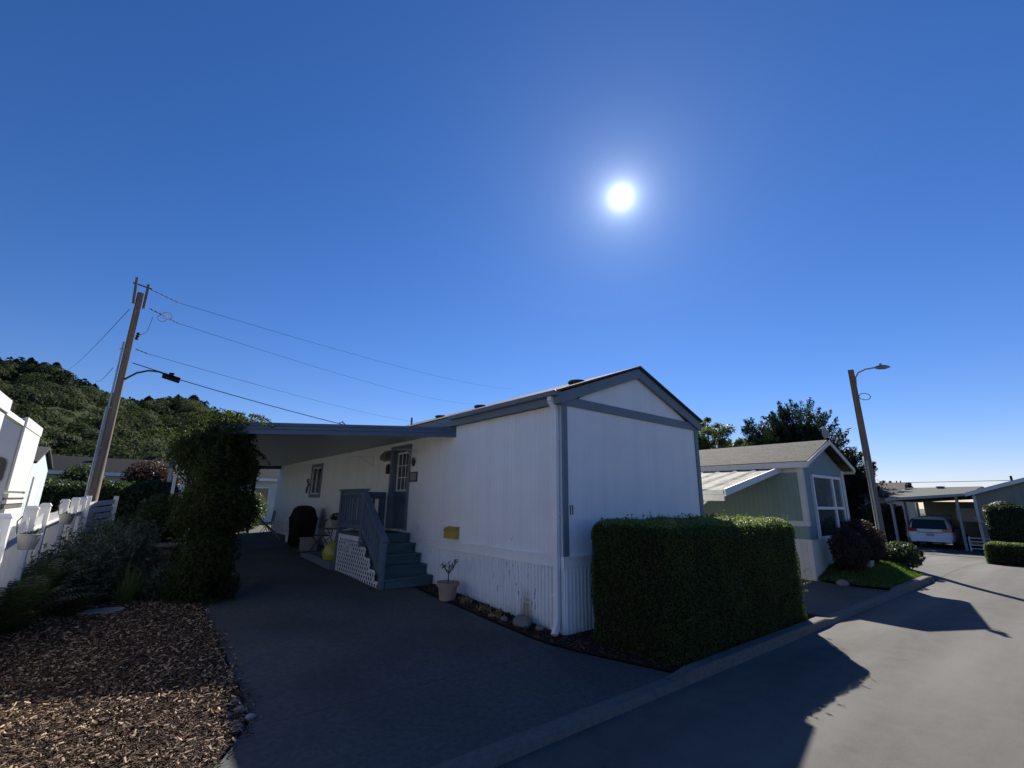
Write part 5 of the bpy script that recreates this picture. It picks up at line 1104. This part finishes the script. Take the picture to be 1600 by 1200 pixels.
b = MB(); b.box(25.2, 25.3, 3.6, 5.6, -.3, .4); 
tag(b.build('retaining_wall', M['kerb_concrete'], bevel=.02), 'low pale wall beside the side street behind the street light', 'wall')
# far pole with cross-arm
fx, fy = 92, 16.2; fpz = -.4
fo = thing('distant_pole', 'distant utility pole with cross arm above the carport roof', 'utility pole', (fx, fy, fpz))
MB().tube([(fx, fy, fpz), (fx, fy, 5.9)], .2, 8).build('pole', M['wood_old'], fo)
b = MB(); b.bar((fx+.2, fy-1.5, 5.5), (fx-.2, fy+1.5, 5.5), .2, .2)
for k in (-1.3, -.8, .8, 1.3): b.tube([(fx-k*.14, fy+k, 5.55), (fx-k*.14, fy+k, 5.9)], .09, 6)
b.build('cross_arm', M['wood_old'], fo)
for k, (dz, lab) in enumerate(((5.95, 'upper distant wire over the carport roof, running off right'), (4.5, 'lower distant wire just above the carport roof'))):
    b = MB(); t = np.linspace(0, 1, 20)[:, None]; a = np.array([fx, fy+14, dz-.2]); c = np.array([fx-8, fy-50, dz+.4]); p = a+(c-a)*t; p[:, 2] -= .5*4*(t*(1-t))[:, 0]; b.tube(p, .035, 5)
    tag(b.build('power_line', M['wire']), lab, 'wire', 'distant wires behind the carport')

# ------------------------------------------------------------------ trees behind
def cypress(x, y, z1, R, label, seed, n_pl=230):
    """dense conifer of pointed plumes that sweep out and up from many limbs"""
    r = np.random.default_rng(seed); o = thing('cypress_tree', label, 'tree', (x, y, 0), 'dark cypress trees behind the blue house')
    MB().tube([(x, y, -.1), (x+.1, y, z1*.5), (x, y, z1*.9)], [R*.09, R*.06, .05], 10).build('trunk', M['bark'], o)
    b = MB(); lb = MB()
    def wid(h): return R*np.interp(h, [0, .15, .45, .75, .92, 1.0], [.6, .92, 1.0, .78, .42, .12])
    for k in range(n_pl):
        h = .08+.92*r.random()**.9; a = r.random()*6.283; w = wid(h)*r.uniform(.55, 1.0)
        e0 = np.array([x+math.cos(a)*w, y+math.sin(a)*w, z1*.93*h]); s0 = np.array([x+math.cos(a)*w*.15, y+math.sin(a)*w*.15, max(.3, z1*.93*h-w*.5)])
        el = r.uniform(.25, 1.0)+.35*h; dv = np.array([math.cos(a)*math.cos(el), math.sin(a)*math.cos(el), math.sin(el)])+r.normal(0, .12, 3); dv /= np.linalg.norm(dv)
        L = r.uniform(.9, 2.0)*(.6+R*.13); lb.tube([s0, (s0+e0)/2+np.array([0, 0, -.1]), e0, e0+dv*L*.8], [.06, .04, .025, .008], 4, cap=False)
        m_ = 110; t = r.random(m_)**.8; q = e0+dv*(t*L)[:, None]+r.normal(0, 1, (m_, 3))*(.30*(1-t)+.03)[:, None]
        b.leaves(q, np.cross(np.tile(dv, (m_, 1))+r.normal(0, .25, (m_, 3)), r.normal(size=(m_, 3))), .27, .20, r)
    n = 2600; h = r.random(n)*.92; a = r.random(n)*6.283; rr = wid(h)*np.sqrt(r.random(n))*.86
    b.leaves(np.stack([x+rr*np.cos(a), y+rr*np.sin(a), .3+z1*.9*h], -1), r.normal(size=(n, 3)), .75, .7, r)
    b.build('crown', M['cypress_leaf'], o); lb.build('limbs', M['bark'], o); return o
cypress(37.5, 10.0, 9.3, 3.7, 'biggest dark cypress tree, directly behind the blue house ridge', 101, 260)
cypress(38.0, 13.2, 8.9, 2.0, 'narrower dark cypress tree just left of the biggest one', 102, 130)
cypress(38.5, 7.6, 5.6, 2.1, 'lower dark cypress tree right of the biggest, behind the street light', 103, 200)
def leafy(x, y, z1, R, label, seed, m, nclump=60):
    r = np.random.default_rng(seed); o = thing('leafy_tree', label, 'tree', (x, y, .0), 'leafy trees left of the cypresses')
    MB().tube([(x, y, -.1), (x+.1, y, z1*.4), (x, y+.1, z1*.75)], [.22, .16, .06], 8).build('trunk', M['bark'], o); b = MB(); lb = MB()
    for k in range(nclump):
        d = r.normal(size=3); d /= np.linalg.norm(d); c = np.array([x, y, z1-R*1.1])+d*np.array([R, R, R*1.05])*r.uniform(.45, 1.0); s_ = r.uniform(.28, .55)*R*.5
        lb.tube([(x, y, z1*.5), (np.array([x, y, z1*.6])+c)/2, c], [.05, .03, .012], 4, cap=False)
        P, dd = ellipsoid_pts(c, (s_, s_, s_*.8), 150, r, shell=.8, seed=k); b.leaves(P, dd+r.normal(0, .7, (150, 3)), .17, .6, r)
    b.build('crown', m, o); lb.build('limbs', M['bark'], o); return o
leafy(33.0, 15.3, 9.3, 2.3, 'taller leafy tree between white home and cypresses', 111, M['tree_leaf'])
leafy(31.5, 16.4, 8.9, 2.1, 'leafy tree right beside the white gable corner', 112, M['tree_leaf'])
leafy(35.5, 14.2, 7.6, 1.7, 'lowest yellow green leafy tree at the foot of the cypresses', 113, M['tree_leaf'])

# ------------------------------------------------------------------ wooded hill
az = np.linspace(-.95, .75, 90)                       # azimuth from +Y towards +X
hk = np.array([-.95, -.40, -.185, -.115, -.10, -.04, .06, .10, .17, .30, .45, .75]); hv = np.array([95, 80, 60, 60, 55, 49, 49, 44, 32, 20, 14, 10.])
ds = np.array([95, 110, 135, 165, 200, 240, 290, 340, 420])
prof_ = np.array([0, .03, .15, .33, .53, .76, 1.0, 1.05, .9])
def hill_z(a, d):
    rid = np.interp(a, hk, hv); return np.interp(d, ds, prof_)*(rid*.88)+np.sin(a*37+d*.02)*1.8*np.clip((d-110)/60, 0, 1)+np.sin(a*17-d*.045)*2.2*np.clip((d-110)/60, 0, 1)
Aa, Dd = np.meshgrid(az, np.linspace(95, 420, 50), indexing='ij')
setting(MB().grid(np.stack([CAM[0]+np.sin(Aa)*Dd, CAM[1]+np.cos(Aa)*Dd, hill_z(Aa, Dd)-.3], -1)).build('hill', M['hill'], smooth=True))
r = np.random.default_rng(120); b = MB(); ntree = 1800
ta = r.uniform(-.62, .5, ntree); td = 108+r.random(ntree)**.8*200
cx = CAM[0]+np.sin(ta)*td; cy = CAM[1]+np.cos(ta)*td; cz = hill_z(ta, td); kind = vnoise(np.stack([cx*.03, cy*.03, cz*0], -1), 1.3, 5)
for i in range(ntree):
    R = r.uniform(2.4, 5.2)*(1 if kind[i] > -.1 else .8); n = 230; d = r.normal(size=(n, 3)); d[:, 2] = np.abs(d[:, 2]); d /= np.linalg.norm(d, axis=1, keepdims=True)
    P = np.array([cx[i], cy[i], cz[i]+R*.45])+d*np.array([R, R, R*.85])*(.8+.25*r.random((n, 1))); b.leaves(P, d+r.normal(0, .35, (n, 3)), R*.18, .8, r)
stuff(b.build('hillside_wood', M['forest_leaf']), 'rounded green treetops covering the hillside on the left', 'wood')
b = MB(); nc = 300
ca = r.uniform(-.3, .16, nc); cdist = 225+r.random(nc)**.7*75
for i in range(nc):
    if vnoise(np.array([[ca[i]*30, cdist[i]*.03, 0]]), 1.0, 9)[0] < -.05 and cdist[i] < 275: continue
    x0_, y0_ = CAM[0]+math.sin(ca[i])*cdist[i], CAM[1]+math.cos(ca[i])*cdist[i]; z0_ = float(hill_z(ca[i], cdist[i])); Hh = r.uniform(4.5, 8); R = Hh*r.uniform(.34, .5); n = 150
    h = r.random(n)**.9; t = r.random(n)*6.283; rr = R*1.25*(1-h**1.6)**.6*(1+.3*np.sin(t*3+i)*np.sin(h*9+i))*np.sqrt(r.random(n)*.8+.2)
    b.leaves(np.stack([x0_+rr*np.cos(t), y0_+rr*np.sin(t), z0_+Hh*(.08+.92*h)-rr*.2], -1), np.stack([np.cos(t)*.5, np.sin(t)*.5, np.ones(n)], -1)+r.normal(0, .4, (n, 3)), R*.34, .6, r)
stuff(b.build('hillside_conifers', M['pine_leaf']), 'dark conifers massed along the upper slope of the hill', 'wood')
def pine(a, d, Hh, R, label, seed):
    r = np.random.default_rng(seed); x, y = CAM[0]+math.sin(a)*d, CAM[1]+math.cos(a)*d; z = float(hill_z(a, d)); o = thing('pine_tree', label, 'tree', (x, y, z), 'conifers along the hill ridge')
    MB().tube([(x, y, z-.5), (x, y, z+Hh)], [R*.12, .05], 6).build('trunk', M['bark'], o); b = MB()
    n = 520; h = r.random(n)**.85; t = r.random(n)*6.283; lay = .6+.4*np.abs(np.sin(h*13+seed+2*np.sin(t*2))); rr = R*1.15*(1-h**1.4)**.65*lay*np.sqrt(r.random(n)*.8+.2)
    P = np.stack([x+rr*np.cos(t), y+rr*np.sin(t), z+Hh*(.10+.92*h)-rr*.25], -1); N = np.stack([np.cos(t)*.4, np.sin(t)*.4, np.ones(n)], -1); b.leaves(P, N+r.normal(0, .4, (n, 3)), R*.42, .6, r)
    b.build('crown', M['pine_leaf'], o)
# bearings of the conifers that break the skyline, left to right
pines = [(-.185, 12, 3.6), (-.165, 9, 3.2), (-.150, 9, 3.2), (-.136, 9, 3.2), (-.122, 9, 3.2), (-.110, 9, 3.0), (-.072, 12, 4.0), (-.056, 12, 3.6), (-.016, 9, 3.4), (.000, 13, 4.0), (.016, 11, 3.6), (.028, 9, 3.2), (.040, 9, 2.8), (.063, 11, 4.6), (.09, 7, 3.0)]
for i, (a, hh, R) in enumerate(pines):
    lab = {6: 'left of two bushy conifers standing out on the ridge left of the pole', 7: 'right of two bushy conifers on the ridge just left of the pole', 13: 'lone broad conifer on the ridge above the vine'}.get(i, 'dark conifer in the row along the hill ridge against the sky')
    pine(a, 285+(i*37 % 20), hh*(.62+.3*((i*7) % 5)/5), R*1.05, lab, 200+i)
